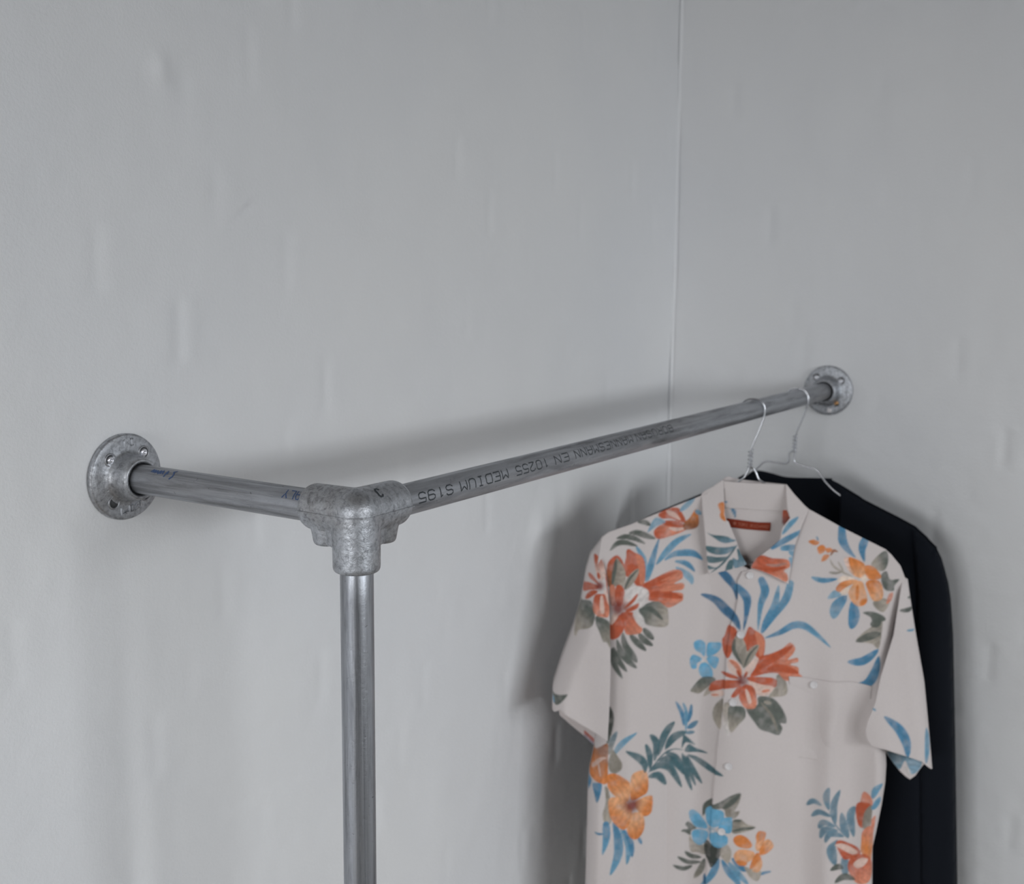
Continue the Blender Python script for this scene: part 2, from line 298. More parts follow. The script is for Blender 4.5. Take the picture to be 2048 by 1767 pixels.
# outlines of the cut pieces (1/10 mm, across and up from the rail), relief function, rolled edges
OUTLINE = {
 'FR': ([(47,-2198),(-76,-2245),(-134,-2365),(-127,-2621),(-150,-2795),(-207,-2966),(-256,-3435),(-274,-3948),(-310,-4324),(-344,-4751),(-381,-5512),(-393,-6036),(-435,-6687),(-467,-7479),(-493,-8000),(2016,-8000),(1954,-6878),(1926,-6216),(1963,-5975),(2018,-5560),(2048,-5218),(2048,-4962),(2020,-4686),(1990,-4390),(2015,-3576),(2075,-2917),(2139,-2482),(2160,-2298),(2076,-2097),(1948,-1946),(1871,-1876),(1266,-1587),(809,-1345),(632,-1309),(540,-1545),(433,-1794),(234,-2021)], 'over', [[(2016,-8000),(1954,-6878),(1926,-6216),(1963,-5975),(2018,-5560),(2048,-5218),(2048,-4962),(2020,-4686),(1990,-4390),(2015,-3576),(2075,-2917),(2139,-2482)]]),
 'FL': ([(-506,-1337),(-392,-1688),(-174,-2096),(70,-2238),(70,-2985),(-36,-4045),(-129,-4775),(-177,-5984),(-191,-8000),(-2162,-8000),(-2184,-7189),(-2179,-6591),(-2175,-5615),(-2158,-5334),(-2097,-5021),(-2076,-4619),(-2074,-3556),(-2091,-2660),(-2075,-2119),(-2038,-1823),(-1949,-1748),(-1617,-1627),(-1355,-1511),(-669,-1207),(-561,-1154)], 'front', [[(-2162,-8000),(-2184,-7189),(-2179,-6591),(-2175,-5615),(-2158,-5334),(-2097,-5021),(-2076,-4619),(-2074,-3556),(-2091,-2660)]]),
 'SL': ([(-2016,-1785),(-2049,-1878),(-2202,-2104),(-2262,-2334),(-2301,-2602),(-2333,-2804),(-2415,-3121),(-2575,-3580),(-2708,-4019),(-2710,-4363),(-2544,-4158),(-2231,-4356),(-1871,-4554),(-1858,-4154),(-1851,-3651),(-1862,-3296),(-1892,-2790),(-1939,-2366),(-1995,-2136),(-2024,-1941)], 'sleeve', [[(-2049,-1878),(-2202,-2104),(-2262,-2334),(-2301,-2602),(-2333,-2804),(-2415,-3121),(-2575,-3580),(-2708,-4019),(-2710,-4363)]]),
 'SLb': ([(-2028,-1856),(-2202,-2104),(-2262,-2334),(-2333,-2804),(-2415,-3121),(-2575,-3580),(-2708,-4019),(-2710,-4363),(-2624,-4675),(-2397,-4865),(-2246,-4982),(-2124,-5100),(-1982,-5138),(-1856,-5139),(-1885,-3616),(-1948,-2538)], 'sleeveback', [[(-2028,-1856),(-2202,-2104),(-2262,-2334),(-2333,-2804),(-2415,-3121),(-2575,-3580),(-2708,-4019),(-2710,-4363)]]),
 'SR': ([(2124,-2248),(2210,-2307),(2249,-2520),(2371,-3121),(2501,-3727),(2678,-4998),(2448,-4774),(1936,-4591),(1738,-4562),(1675,-4470),(1650,-4350),(1674,-4194),(1763,-3941),(1831,-3599),(2005,-3045),(2041,-2781),(2103,-2374)], 'sleeve', [[(2210,-2307),(2249,-2520),(2371,-3121),(2501,-3727),(2678,-4998)]]),
 'SRb': ([(2189,-2293),(2249,-2520),(2371,-3121),(2501,-3727),(2684,-4990),(2599,-5185),(2543,-5295),(2469,-5361),(2411,-5326),(2322,-5248),(2225,-5132),(2103,-4964),(1977,-4569),(2120,-2961)], 'sleeveback', [[(2189,-2293),(2249,-2520),(2371,-3121),(2501,-3727),(2684,-4990)]]),
 'BK': ([(-360,-1011),(75,-1054),(491,-1034),(705,-1324),(1306,-1664),(1920,-1957),(1998,-2033),(2129,-2294),(2108,-2964),(2015,-3576),(1990,-4390),(2020,-4686),(2048,-4962),(2048,-5218),(2018,-5560),(1963,-5975),(1926,-6216),(1954,-6878),(2016,-8000),(-2162,-8000),(-2184,-7189),(-2179,-6591),(-2175,-5615),(-2158,-5334),(-2097,-5021),(-2076,-4619),(-2084,-3637),(-2097,-2243),(-2031,-1930),(-1621,-1710),(-660,-1276)], 'back', [[(2015,-3576),(1990,-4390),(2020,-4686),(2048,-4962),(2048,-5218),(2018,-5560),(1963,-5975),(1926,-6216),(1954,-6878),(2016,-8000),(-2162,-8000),(-2184,-7189),(-2179,-6591),(-2175,-5615),(-2158,-5334),(-2097,-5021),(-2076,-4619)]]),
 'CL': ([(-360,-999),(-349,-1248),(-337,-1441),(-315,-1518),(-285,-1537),(-231,-1666),(-172,-1796),(-111,-1970),(-19,-2121),(-65,-2154),(-373,-2247),(-532,-2304),(-544,-2259),(-584,-1909),(-613,-1650),(-649,-1373),(-668,-1189),(-624,-1143),(-504,-1074),(-376,-979)], 'collar', []),
 'CR': ([(485,-1019),(500,-1222),(513,-1356),(551,-1461),(445,-1603),(421,-1766),(325,-1862),(189,-1980),(101,-2044),(35,-2168),(116,-2195),(238,-2234),(390,-2301),(560,-2383),(630,-1837),(713,-1555),(806,-1339),(748,-1291),(609,-1150),(505,-1024)], 'collar', []),
 'CS': ([(-362,-1000),(10,-1019),(488,-1025),(514,-1235),(536,-1401),(127,-1407),(-338,-1384)], 'stand', []),
 'CF': ([(-386,-1029),(-327,-969),(-287,-958),(-225,-977),(-133,-995),(222,-1026),(521,-1048),(521,-1189),(-344,-1216)], 'fall', []),
 'PK': ([(611,-3673),(957,-3705),(1443,-3709),(1740,-3763),(1728,-4247),(1681,-4731),(1502,-4846),(1089,-4887),(749,-4877),(662,-4325)], 'pocket', [[(2016,-8000),(1954,-6878),(1926,-6216),(1963,-5975),(2018,-5560),(2048,-5218),(2048,-4962),(2020,-4686),(1990,-4390),(2015,-3576),(2075,-2917),(2139,-2482)]]),
 'LB': ([(-306,-1533),(-171,-1546),(31,-1568),(133,-1577),(311,-1574),(305,-1698),(137,-1692),(-65,-1680),(-238,-1662)], 'label', []),
 'NB': ([(-1404,-1579),(-1104,-1433),(-817,-1290),(-627,-1180),(-371,-1198),(-140,-1240),(221,-1225),(539,-1206),(659,-1257),(987,-1432),(1047,-1472),(1557,-1691),(1801,-1804),(2123,-2091),(2173,-3629),(2248,-5172),(2384,-7279),(2489,-8839),(-2142,-10141),(-2294,-6024),(-2576,-3480),(-2548,-2192),(-2215,-1994)], '', [[(2173,-3629),(2248,-5172),(2384,-7279),(2489,-8839),(-2142,-10141),(-2294,-6024),(-2576,-3480)]]),
 'NF': ([(726,-1296),(987,-1432),(1047,-1472),(1557,-1691),(1801,-1804),(2122,-2083),(2173,-3629),(2248,-5172),(2384,-7279),(2489,-8839),(324,-9378),(196,-5511),(223,-3483),(477,-2428),(735,-1783)], '', [[(2173,-3629),(2248,-5172),(2384,-7279),(2489,-8839)]]),
 'NG': ([(-2215,-1994),(-1404,-1571),(-1105,-1425),(-848,-1941),(-511,-2541),(-82,-3526),(158,-5518),(402,-9355),(-2142,-10141),(-2294,-6024),(-2558,-3478),(-2548,-2192)], '', [[(-2142,-10141),(-2294,-6024),(-2558,-3478)]]),
 'NS': ([(1787,-1798),(1962,-1944),(2149,-2144),(2195,-2226),(2310,-2583),(2355,-2819),(2422,-3363),(2539,-4860),(2712,-7200),(2816,-8747),(2354,-8806),(2237,-7254),(2089,-5156),(1974,-3622),(1909,-2717)], '', [[(2149,-2144),(2195,-2226),(2310,-2583),(2355,-2819),(2422,-3363),(2539,-4860),(2712,-7200),(2816,-8747)]]),
 'NT': ([(-2215,-1986),(-2395,-2118),(-2641,-2560),(-2797,-3338),(-2888,-4381),(-2867,-6131),(-2756,-10314),(-2103,-10060),(-2168,-5954),(-2278,-3410)], '', [[(-2395,-2118),(-2641,-2560),(-2797,-3338),(-2888,-4381),(-2867,-6131),(-2756,-10314)]]),
 'NSb': ([(1787,-1798),(1962,-1944),(2149,-2144),(2195,-2226),(2310,-2583),(2355,-2819),(2422,-3363),(2539,-4860),(2712,-7200),(2816,-8747),(2354,-8806),(2237,-7254),(2089,-5156),(1974,-3622),(1909,-2717)], '', [[(2149,-2144),(2195,-2226),(2310,-2583),(2355,-2819),(2422,-3363),(2539,-4860),(2712,-7200),(2816,-8747)]]),
 'NTb': ([(-2215,-1986),(-2395,-2118),(-2641,-2560),(-2797,-3338),(-2888,-4381),(-2867,-6131),(-2756,-10314),(-2103,-10060),(-2168,-5954),(-2278,-3410)], '', [[(-2395,-2118),(-2641,-2560),(-2797,-3338),(-2888,-4381),(-2867,-6131),(-2756,-10314)]]),
}
BUTTONS = [(32, -2288, 'over'), (-73, -3113, 'over'), (-147, -4070, 'over'), (-177, -5008, 'over'), (-241, -5994, 'over'), (-284, -6984, 'over'), (958, -3787, 'pocket')]
NAVY_NECK = [(-871, -1318), (-626, -1188), (-371, -1206), (-140, -1248), (221, -1233), (554, -1212)]
CLOTH = (0.665, 0.605, 0.588)
PAL = [(0.0764, 0.2397, 0.3947), (0.1454, 0.3337, 0.4754), (0.2597, 0.4202, 0.5352), (0.0538, 0.1636, 0.2913), (0.1481, 0.4191, 0.6256), (0.3161, 0.1154, 0.0466), (0.8819, 0.7174, 0.5947), (0.0466, 0.0551, 0.047), (0.1201, 0.1354, 0.118), (0.2836, 0.2558, 0.2124), (0.4232, 0.3714, 0.3112), (0.7025, 0.2278, 0.0591), (0.7962, 0.3876, 0.1898), (0.4726, 0.2533, 0.2063), (0.5248, 0.1091, 0.049), (0.6862, 0.2462, 0.1495), (0.2304, 0.0535, 0.0425), (0.7653, 0.5674, 0.4885), (0.0781, 0.156, 0.1794), (0.1566, 0.2595, 0.3267), (0.6979, 0.6469, 0.6218)]
# printed motifs: L leaf strokes (spine, half width), P petals and leaves (outline, colour axis), D soft centres; 1/10 mm
PRINT = [
 ('P','SL',[-2340,-2779,-2166,-2676,-2099,-2805,-2106,-2951,-2164,-3028,-2314,-3106,-2362,-3202,-2393,-3188,-2391,-3023],[-2188,-2762,-2353,-3141],8,10),
 ('P','SL',[-2073,-2858,-1918,-2905,-1856,-3003,-1836,-3281,-1921,-3196,-1968,-3188,-2032,-3047,-2076,-2960],[-2013,-2899,-1863,-3170],8,9),
 ('P','SL',[-2138,-2074,-2067,-2080,-1996,-2138,-1957,-2210,-1965,-2311,-2016,-2383,-2066,-2345,-2108,-2234],[-2117,-2085,-2007,-2292],14,17),
 ('P','SL',[-2214,-2331,-2167,-2319,-2089,-2372,-2045,-2433,-2125,-2404,-2198,-2376],None,14,14),
 ('L','SL',[-2069,-2274,-2047,-2364],24,14,14,0),
 ('P','SL',[-2281,-2503,-2188,-2439,-2062,-2447,-2061,-2493,-2171,-2533,-2297,-2614],None,14,14),
 ('L','SL',[-2244,-2684,-2157,-2578,-2060,-2521],33,14,14,0),
 ('P','SL',[-2106,-2592,-2023,-2557,-1928,-2576,-1889,-2722,-1908,-2859,-2002,-2864,-2074,-2847,-2125,-2765],[-2022,-2592,-2015,-2842],14,15),
 ('P','SL',[-2022,-2592,-1987,-2601,-1963,-2794,-2003,-2819,-2030,-2730],None,17,17),
 ('L','SL',[-1978,-2486,-1928,-2599,-1901,-2700],19,17,17,0),
 ('L','SL',[-1961,-2266,-1933,-2402,-1917,-2564],19,14,14,0),
 ('D','SL',[-2038,-2449],92,16,16,0),
 ('L','B',[-1425,-3040,-1352,-3125,-1267,-3213],45,8,8,0),
 ('L','B',[-1482,-3109,-1409,-3206,-1277,-3296],45,8,8,0),
 ('L','B',[-1611,-3120,-1502,-3239,-1370,-3362],45,8,8,0),
 ('L','B',[-1706,-3098,-1666,-3273,-1556,-3426,-1495,-3522],50,8,8,0),
 ('L','B',[-1786,-3194,-1722,-3368,-1613,-3495,-1493,-3599],50,8,8,0),
 ('L','B',[-1830,-3301,-1754,-3485,-1626,-3647],41,8,8,0),
 ('L','B',[-1851,-3313,-1818,-3522,-1689,-3741],41,8,8,0),
 ('L','B',[-1396,-2358,-1342,-2187,-1288,-1995,-1228,-1801],55,1,0,1),
 ('L','B',[-1271,-2178,-1145,-2020,-984,-1858,-786,-1755],48,1,1,0),
 ('L','B',[-1155,-2118,-1015,-2033,-814,-2016,-707,-2045,-616,-2114],50,1,0,0),
 ('L','B',[-1012,-2132,-881,-2152,-797,-2199,-718,-2282],38,1,0,0),
 ('L','B',[-998,-2208,-854,-2305,-781,-2376,-755,-2459],50,2,2,0),
 ('L','B',[-1555,-1920,-1488,-2015,-1426,-2129,-1409,-2323],36,1,2,0),
 ('L','B',[-1914,-1987,-1811,-1890,-1693,-1877,-1526,-1924],38,8,8,0),
 ('L','B',[-1831,-1826,-1707,-1799,-1564,-1825,-1421,-1892],36,8,8,0),
 ('L','B',[-1661,-1751,-1543,-1746,-1412,-1784,-1281,-1824],43,8,8,0),
 ('P','B',[-1490,-2791,-1398,-2710,-1235,-2669,-1115,-2733,-1075,-2877,-1083,-3021,-1201,-3037,-1379,-2994,-1417,-2910],[-1443,-2803,-1097,-2972],8,10),
 ('L','B',[-1479,-2779,-1326,-2783,-1145,-2945],36,8,8,0),
 ('P','B',[-1452,-2439,-1336,-2383,-1185,-2307,-1045,-2254,-938,-2251,-889,-2305,-899,-2375,-1004,-2437,-898,-2434,-861,-2470,-895,-2529,-1037,-2550,-894,-2576,-874,-2647,-903,-2693,-1055,-2771,-1126,-2744,-1211,-2682,-1365,-2653,-1415,-2534],[-1415,-2534,-919,-2528],14,15),
 ('L','B',[-1440,-2463,-1218,-2388,-961,-2280],53,14,14,0),
 ('L','B',[-1378,-2594,-1154,-2578,-880,-2641],53,14,14,0),
 ('L','B',[-1206,-2400,-1066,-2353,-937,-2274],16,15,15,0),
 ('L','B',[-1215,-2531,-1038,-2503,-879,-2482],33,15,15,0),
 ('P','B',[-1952,-2258,-1926,-2132,-1829,-2046,-1757,-2083,-1706,-2183,-1690,-2343,-1793,-2439,-1899,-2479,-1936,-2421],[-1804,-2084,-1900,-2443],14,5),
 ('P','B',[-1683,-1982,-1643,-1962,-1571,-2004,-1463,-2060,-1419,-2163,-1415,-2300,-1440,-2451,-1534,-2449,-1608,-2343,-1679,-2319,-1706,-2183,-1686,-2071],None,14,14),
 ('P','B',[-1552,-2026,-1463,-2072,-1424,-2185,-1418,-2393,-1476,-2438,-1505,-2240],None,15,15),
 ('P','B',[-1822,-2084,-1755,-2139,-1692,-2251,-1683,-2366,-1722,-2473,-1793,-2463,-1864,-2441,-1846,-2254],[-1845,-2276,-1704,-2274],9,10),
 ('L','B',[-1821,-2090,-1843,-2253,-1866,-2453],29,8,8,0),
 ('L','B',[-1503,-2218,-1607,-2366,-1697,-2508],55,10,9,0),
 ('L','B',[-1508,-2223,-1625,-2354,-1695,-2508],16,8,8,0),
 ('P','B',[-1899,-2467,-1840,-2452,-1807,-2605,-1822,-2724,-1881,-2727,-1901,-2610],[-1875,-2489,-1858,-2702],15,13),
 ('P','B',[-1816,-2475,-1770,-2438,-1710,-2485,-1690,-2579,-1716,-2709,-1786,-2735,-1825,-2606],None,14,14),
 ('P','B',[-1696,-2579,-1627,-2484,-1534,-2455,-1416,-2487,-1356,-2547,-1365,-2653,-1421,-2733,-1479,-2768,-1550,-2743,-1666,-2803,-1715,-2733],[-1715,-2745,-1600,-2625],13,20),
 ('L','B',[-1691,-2768,-1576,-2661,-1508,-2561],24,14,14,0),
 ('L','B',[-1678,-2815,-1550,-2755,-1487,-2697],31,14,14,0),
 ('P','B',[-1736,-2839,-1572,-2820,-1510,-2932,-1437,-3039,-1458,-3110,-1564,-3132,-1658,-3121,-1696,-3004],[-1677,-2862,-1470,-3098],14,15),
 ('P','B',[-1571,-2837,-1501,-2826,-1429,-2898,-1412,-2993,-1443,-3033,-1521,-2956],None,20,20),
 ('P','B',[-1886,-2987,-1782,-2876,-1712,-2862,-1684,-3027,-1728,-3134,-1798,-3194,-1881,-3186],None,14,14),
 ('P','B',[-1881,-2940,-1842,-2843,-1772,-2829,-1782,-2900,-1862,-3003],None,17,17),
 ('D','B',[-1773,-2764],159,16,16,0),
 ('P','B',[-1254,-1491,-1154,-1414,-994,-1387,-919,-1466,-865,-1583,-930,-1592,-1077,-1544,-1194,-1547],None,14,14),
 ('P','B',[-1139,-1429,-1022,-1455,-938,-1563,-1034,-1529,-1115,-1487],None,17,17),
 ('P','B',[-1292,-1693,-1177,-1619,-973,-1630,-862,-1687,-927,-1732,-1085,-1792,-1245,-1828,-1308,-1764],[-1073,-1705,-1275,-1793],15,14),
 ('P','B',[-1103,-1676,-987,-1645,-877,-1680,-1000,-1721],None,17,17),
 ('L','B',[-1207,-1598,-1032,-1617,-871,-1643],47,14,14,0),
 ('P','B',[-901,-1614,-816,-1523,-725,-1401,-693,-1638,-869,-1697],[-783,-1655,-746,-1446],5,11),
 ('P','B',[-1353,-1623,-1282,-1535,-1149,-1590,-1279,-1657,-1393,-1737],None,2,2),
 ('L','B',[-957,-1438,-865,-1353,-752,-1238],38,2,2,0),
 ('L','B',[-747,-1416,-651,-1473],32,2,2,0),
 ('L','B',[-1543,-1598,-1441,-1603,-1352,-1644],35,8,8,0),
 ('P','CL',[-434,-1313,-354,-1286,-339,-1402,-344,-1451,-317,-1528,-350,-1529,-396,-1491,-407,-1443,-397,-1414],None,11,11),
 ('P','CL',[-571,-1705,-500,-1728,-399,-1734,-299,-1745,-228,-1778,-165,-1791,-226,-1819,-316,-1839,-396,-1822,-478,-1769],[-379,-1733,-356,-1836],18,19),
 ('P','CL',[-590,-1893,-424,-1902,-294,-1896,-163,-1868,-212,-1933,-290,-1989,-420,-2011,-557,-1971],[-514,-1906,-221,-1965],18,19),
 ('P','CL',[-565,-2034,-429,-2043,-269,-2030,-347,-2095,-447,-2126,-553,-2121],None,18,18),
 ('P','CL',[-551,-2162,-465,-2189,-375,-2179,-464,-2209,-540,-2220],None,18,18),
 ('L','CL',[-146,-1836,-240,-1987,-366,-2148,-523,-2280],15,18,18,0),
 ('P','CL',[-158,-1910,-91,-1969,-17,-2119,-95,-2164,-184,-2184,-213,-2047,-138,-2064],[-142,-1940,-106,-2144],18,19),
 ('P','CL',[-267,-2091,-207,-2078,-214,-2201,-308,-2228],None,18,18),
 ('L','CS',[-354,-1296,-293,-1298],12,0,0,0),
 ('L','BK',[-237,-1372,-194,-1455,-174,-1533],29,0,0,1),
 ('P','CS',[461,-1405,536,-1401,576,-1535,554,-1588,480,-1598],[534,-1589,486,-1404],16,14),
 ('P','BK',[465,-1412,540,-1409,581,-1543,558,-1596,483,-1604],[538,-1597,490,-1411],16,14),
 ('L','CR',[448,-1694,552,-1549,665,-1443],35,1,1,0),
 ('L','CR',[325,-1873,520,-1753,675,-1656,772,-1602],47,0,1,1),
 ('L','CR',[465,-1884,604,-1867,752,-1845],49,1,0,1),
 ('L','CR',[547,-1929,629,-1968,685,-2019],43,1,1,0),
 ('L','CR',[560,-2001,614,-2093,627,-2194],45,2,2,0),
 ('P','CR',[40,-2168,111,-2034,190,-1990,331,-2028,532,-2043,575,-2135,497,-2198,539,-2247,551,-2327,501,-2349,390,-2291,238,-2234,116,-2187],[235,-2133,519,-2278],14,15),
 ('L','CR',[234,-2118,385,-2129,534,-2090],21,13,13,0),
 ('L','CR',[55,-2163,287,-2193,535,-2146],33,14,14,0),
 ('L','B',[1116,-2021,1176,-2133,1303,-2214,1443,-2273],16,10,10,0),
 ('L','B',[1110,-2220,1193,-2228,1289,-2214],19,9,9,0),
 ('L','B',[1228,-2060,1287,-2157,1318,-2241],14,10,10,0),
 ('P','B',[820,-1802,885,-1771,963,-1797,957,-1833,902,-1849],None,11,11),
 ('P','B',[945,-1884,1006,-1839,1055,-1873,1044,-1938,976,-1968],None,11,11),
 ('P','B',[1056,-1894,1125,-1878,1154,-1920,1086,-1950],None,11,11),
 ('P','B',[1005,-2070,1039,-1980,1115,-1978,1076,-2050],None,11,11),
 ('L','B',[1129,-1992,1168,-1919,1230,-1934],19,5,5,0),
 ('L','B',[1263,-1593,1285,-1772,1360,-1898,1475,-2009],66,0,0,1),
 ('L','B',[1591,-1732,1551,-1877,1594,-2069],63,0,0,1),
 ('L','B',[872,-2289,1030,-2335,1237,-2308],37,1,0,0),
 ('P','B',[1107,-2587,1187,-2471,1285,-2497,1272,-2553],None,2,2),
 ('L','B',[1192,-2866,1235,-2695,1369,-2536],80,2,0,0),
 ('L','B',[1437,-2996,1473,-2813,1453,-2589],77,0,0,0),
 ('L','B',[925,-1720,958,-1786],13,0,0,0),
 ('P','B',[1684,-2088,1774,-1955,1879,-1893,1912,-2036,1866,-2167,1770,-2170],[1872,-2009,1711,-2072],8,10),
 ('P','B',[1821,-2240,1894,-2180,1947,-2293,2070,-2286,2013,-2377,2003,-2450,1905,-2450,1847,-2381],None,8,8),
 ('P','B',[1730,-2609,1839,-2550,1952,-2605,1872,-2745,1760,-2692],[1745,-2637,1911,-2633],9,10),
 ('P','B',[1935,-2506,1993,-2478,1980,-2577,1911,-2633],None,15,15),
 ('P','B',[1310,-2029,1392,-1997,1491,-2080,1553,-2248,1471,-2265,1371,-2169],[1491,-2080,1326,-2085],12,17),
 ('P','B',[1378,-2005,1489,-2030,1602,-2105,1588,-2275,1484,-2265,1397,-2126],[1490,-2037,1553,-2248],11,12),
 ('P','B',[1603,-2119,1713,-2122,1821,-2240,1789,-2298,1637,-2288],None,11,11),
 ('P','B',[1238,-2343,1305,-2263,1472,-2300,1322,-2354],None,6,6),
 ('P','B',[1214,-2457,1280,-2356,1445,-2308,1514,-2334,1379,-2409,1298,-2489],[1282,-2398,1487,-2335],11,12),
 ('P','B',[1271,-2497,1379,-2409,1395,-2479,1341,-2523],None,6,6),
 ('P','B',[1394,-2465,1473,-2350,1570,-2333,1615,-2444,1650,-2597,1552,-2681,1454,-2631,1396,-2535],None,12,12),
 ('L','B',[1509,-2377,1509,-2602],26,11,11,0),
 ('L','B',[1639,-2570,1552,-2663],40,11,11,0),
 ('P','B',[1625,-2331,1790,-2312,1856,-2437,1847,-2564,1730,-2595,1657,-2471],[1667,-2358,1812,-2551],11,12),
 ('D','B',[1599,-2296],76,6,6,0),
 ('P','B',[1510,-3161,1590,-3046,1739,-2930,1854,-2829,1853,-3066,1815,-3247,1717,-3181],[1633,-3100,1822,-2955],10,9),
 ('P','B',[1593,-2760,1734,-2746,1874,-2801,1897,-2864,1737,-2881,1694,-2819],None,8,8),
 ('L','B',[1507,-3164,1687,-3084,1845,-3038],54,8,8,0),
 ('L','B',[1697,-2931,1848,-2878],57,8,8,0),
 ('L','B',[1400,-3444,1614,-3423,1822,-3253],57,0,0,0),
 ('L','B',[1459,-3796,1679,-3732,1781,-3554,1824,-3343],63,0,0,0),
 ('L','SR',[2079,-2709,2206,-2713,2290,-2698],32,8,8,0),
 ('L','SR',[2197,-2542,2262,-2565],14,8,8,0),
 ('L','SR',[2185,-2981,2319,-2997],16,1,1,0),
 ('L','B',[-638,-2594,-422,-2673,-282,-2791,-154,-2906,-80,-3057],69,3,3,0),
 ('L','B',[-360,-2261,-266,-2349,-165,-2484,-135,-2651],66,3,3,1),
 ('L','B',[-131,-2460,-2,-2600,3,-2783,-35,-3069],66,0,3,1),
 ('L','B',[195,-2350,247,-2495,190,-2707,165,-3062],66,0,1,1),
 ('L','B',[434,-2406,385,-2700,280,-2929,215,-3089],57,1,0,0),
 ('L','B',[594,-2388,536,-2599,375,-2841,229,-3088],63,1,0,1),
 ('L','B',[259,-3151,465,-3063,644,-2963,801,-2972,958,-3076,1176,-3262],52,0,1,0),
 ('P','B',[-712,-3274,-634,-3234,-554,-3280,-544,-3382,-555,-3477,-614,-3425,-687,-3377],None,4,4),
 ('P','B',[-518,-3293,-435,-3263,-332,-3260,-343,-3350,-430,-3441,-524,-3470],None,4,4),
 ('P','B',[-761,-3537,-728,-3449,-641,-3468,-575,-3529,-653,-3571,-665,-3645,-729,-3642],None,4,4),
 ('P','B',[-623,-3617,-567,-3558,-481,-3594,-434,-3689,-445,-3772,-560,-3789,-619,-3722],None,4,4),
 ('P','B',[-524,-3500,-430,-3455,-356,-3487,-397,-3626,-467,-3599],None,4,4),
 ('D','B',[-579,-3540],44,20,20,0),
 ('P','B',[-733,-3964,-602,-3798,-476,-3755,-389,-3783,-472,-3889,-595,-4015,-681,-4010],[-601,-3843,-567,-4010],8,9),
 ('P','B',[-551,-4061,-486,-3907,-435,-3971],None,10,10),
 ('P','B',[-407,-4203,-354,-4101,-281,-4049,-287,-4286,-309,-4484,-386,-4407,-417,-4311],[-339,-4157,-342,-4486],9,10),
 ('P','B',[-275,-4122,-200,-4097,-211,-4274,-185,-4552,-261,-4459],[-243,-4161,-203,-4539],10,20),
 ('P','B',[-202,-4141,-90,-4118,12,-4144,30,-4275,-54,-4379,-162,-4505,-209,-4332],[-89,-4147,-149,-4474],8,10),
 ('P','B',[203,-3985,386,-3996,503,-4096,594,-4258,602,-4362,521,-4363,552,-4437,506,-4536,377,-4498,247,-4455,158,-4348,54,-4202,51,-4129,192,-4101],None,8,8),
 ('L','B',[233,-4058,396,-4261,490,-4497],20,9,9,0),
 ('L','B',[276,-4057,390,-4077],23,10,10,0),
 ('P','B',[443,-3668,528,-3679,592,-3811,584,-3945,442,-3982,344,-3983,423,-3846],[486,-3695,455,-3964],9,10),
 ('P','B',[-255,-3028,-221,-2993,-139,-3032,-117,-3130,-170,-3331,-236,-3457,-294,-3385,-322,-3219,-286,-3144],None,14,14),
 ('P','B',[-8,-3124,44,-2999,130,-3049,233,-3116,271,-3229,253,-3402,199,-3462,111,-3364,27,-3344,-34,-3196],None,14,14),
 ('P','B',[130,-3063,233,-3131,265,-3272,212,-3425,164,-3248],None,15,15),
 ('P','B',[197,-3418,335,-3369,499,-3289,609,-3200,686,-3277,657,-3362,589,-3439,717,-3419,731,-3480,620,-3507,736,-3553,751,-3640,792,-3699,572,-3740,456,-3641,303,-3649,80,-3703,146,-3564],[229,-3533,691,-3493],14,15),
 ('L','B',[93,-3681,297,-3486,501,-3346,653,-3240],54,14,14,0),
 ('L','B',[301,-3588,509,-3563,754,-3640],54,14,14,0),
 ('P','B',[-147,-3146,-63,-3141,13,-3280,9,-3452,-13,-3584,-111,-3427,-172,-3374],[-33,-3225,-112,-3399],10,9),
 ('L','B',[-147,-3167,-159,-3330,-38,-3539],29,8,8,0),
 ('L','B',[181,-3244,70,-3393,-12,-3574],60,10,9,0),
 ('L','B',[181,-3247,56,-3394,-9,-3567],16,8,8,0),
 ('P','B',[-229,-3463,-110,-3484,-34,-3582,-47,-3697,-160,-3672,-233,-3578],None,17,17),
 ('L','B',[-222,-3470,-122,-3541,-41,-3668],34,15,15,0),
 ('P','B',[-8,-3610,142,-3432,188,-3462,119,-3593,38,-3703],None,17,17),
 ('P','B',[24,-3718,235,-3700,434,-3724,423,-3846,211,-3832],None,14,14),
 ('P','B',[54,-3761,239,-3809,411,-3840,329,-3961,188,-3959,128,-3869],None,17,17),
 ('L','B',[243,-3914,361,-3886],23,15,15,0),
 ('P','B',[-69,-3900,13,-3812,127,-3847,177,-3985,168,-4137,38,-4151,-58,-4030],[-13,-3884,94,-4130],14,15),
 ('P','B',[15,-3884,61,-3912,110,-4057,64,-4074],None,17,17),
 ('P','B',[-478,-3920,-419,-3816,-255,-3761,-59,-3762,-85,-3850,-265,-3893,-449,-3967],None,14,14),
 ('P','B',[-455,-3976,-292,-3926,-289,-3999,-412,-4043],None,17,17),
 ('L','B',[-447,-4022,-337,-3994],14,15,15,0),
 ('P','B',[-178,-3992,-98,-3857,-36,-3834,-95,-3980],None,14,14),
 ('L','B',[-321,-3658,-216,-3691,-74,-3727],31,14,14,0),
 ('L','B',[-113,-3605,-39,-3726],23,14,14,0),
 ('L','B',[35,-3624,-4,-3725],20,14,14,0),
 ('D','B',[-31,-3757],124,16,16,0),
 ('P','SLb',[-2261,-4892,-2173,-4953,-2076,-5031,-1916,-5089,-2042,-5129,-2122,-5117,-2218,-5098],[-2108,-5000,-2186,-5088],14,2),
 ('L','B',[-1864,-4127,-1831,-4279,-1856,-4499,-1881,-4692],39,7,8,0),
 ('L','B',[-1747,-4486,-1818,-4656,-1855,-4848],42,19,9,0),
 ('L','B',[-1465,-4510,-1618,-4608,-1734,-4746,-1780,-4845],42,1,2,0),
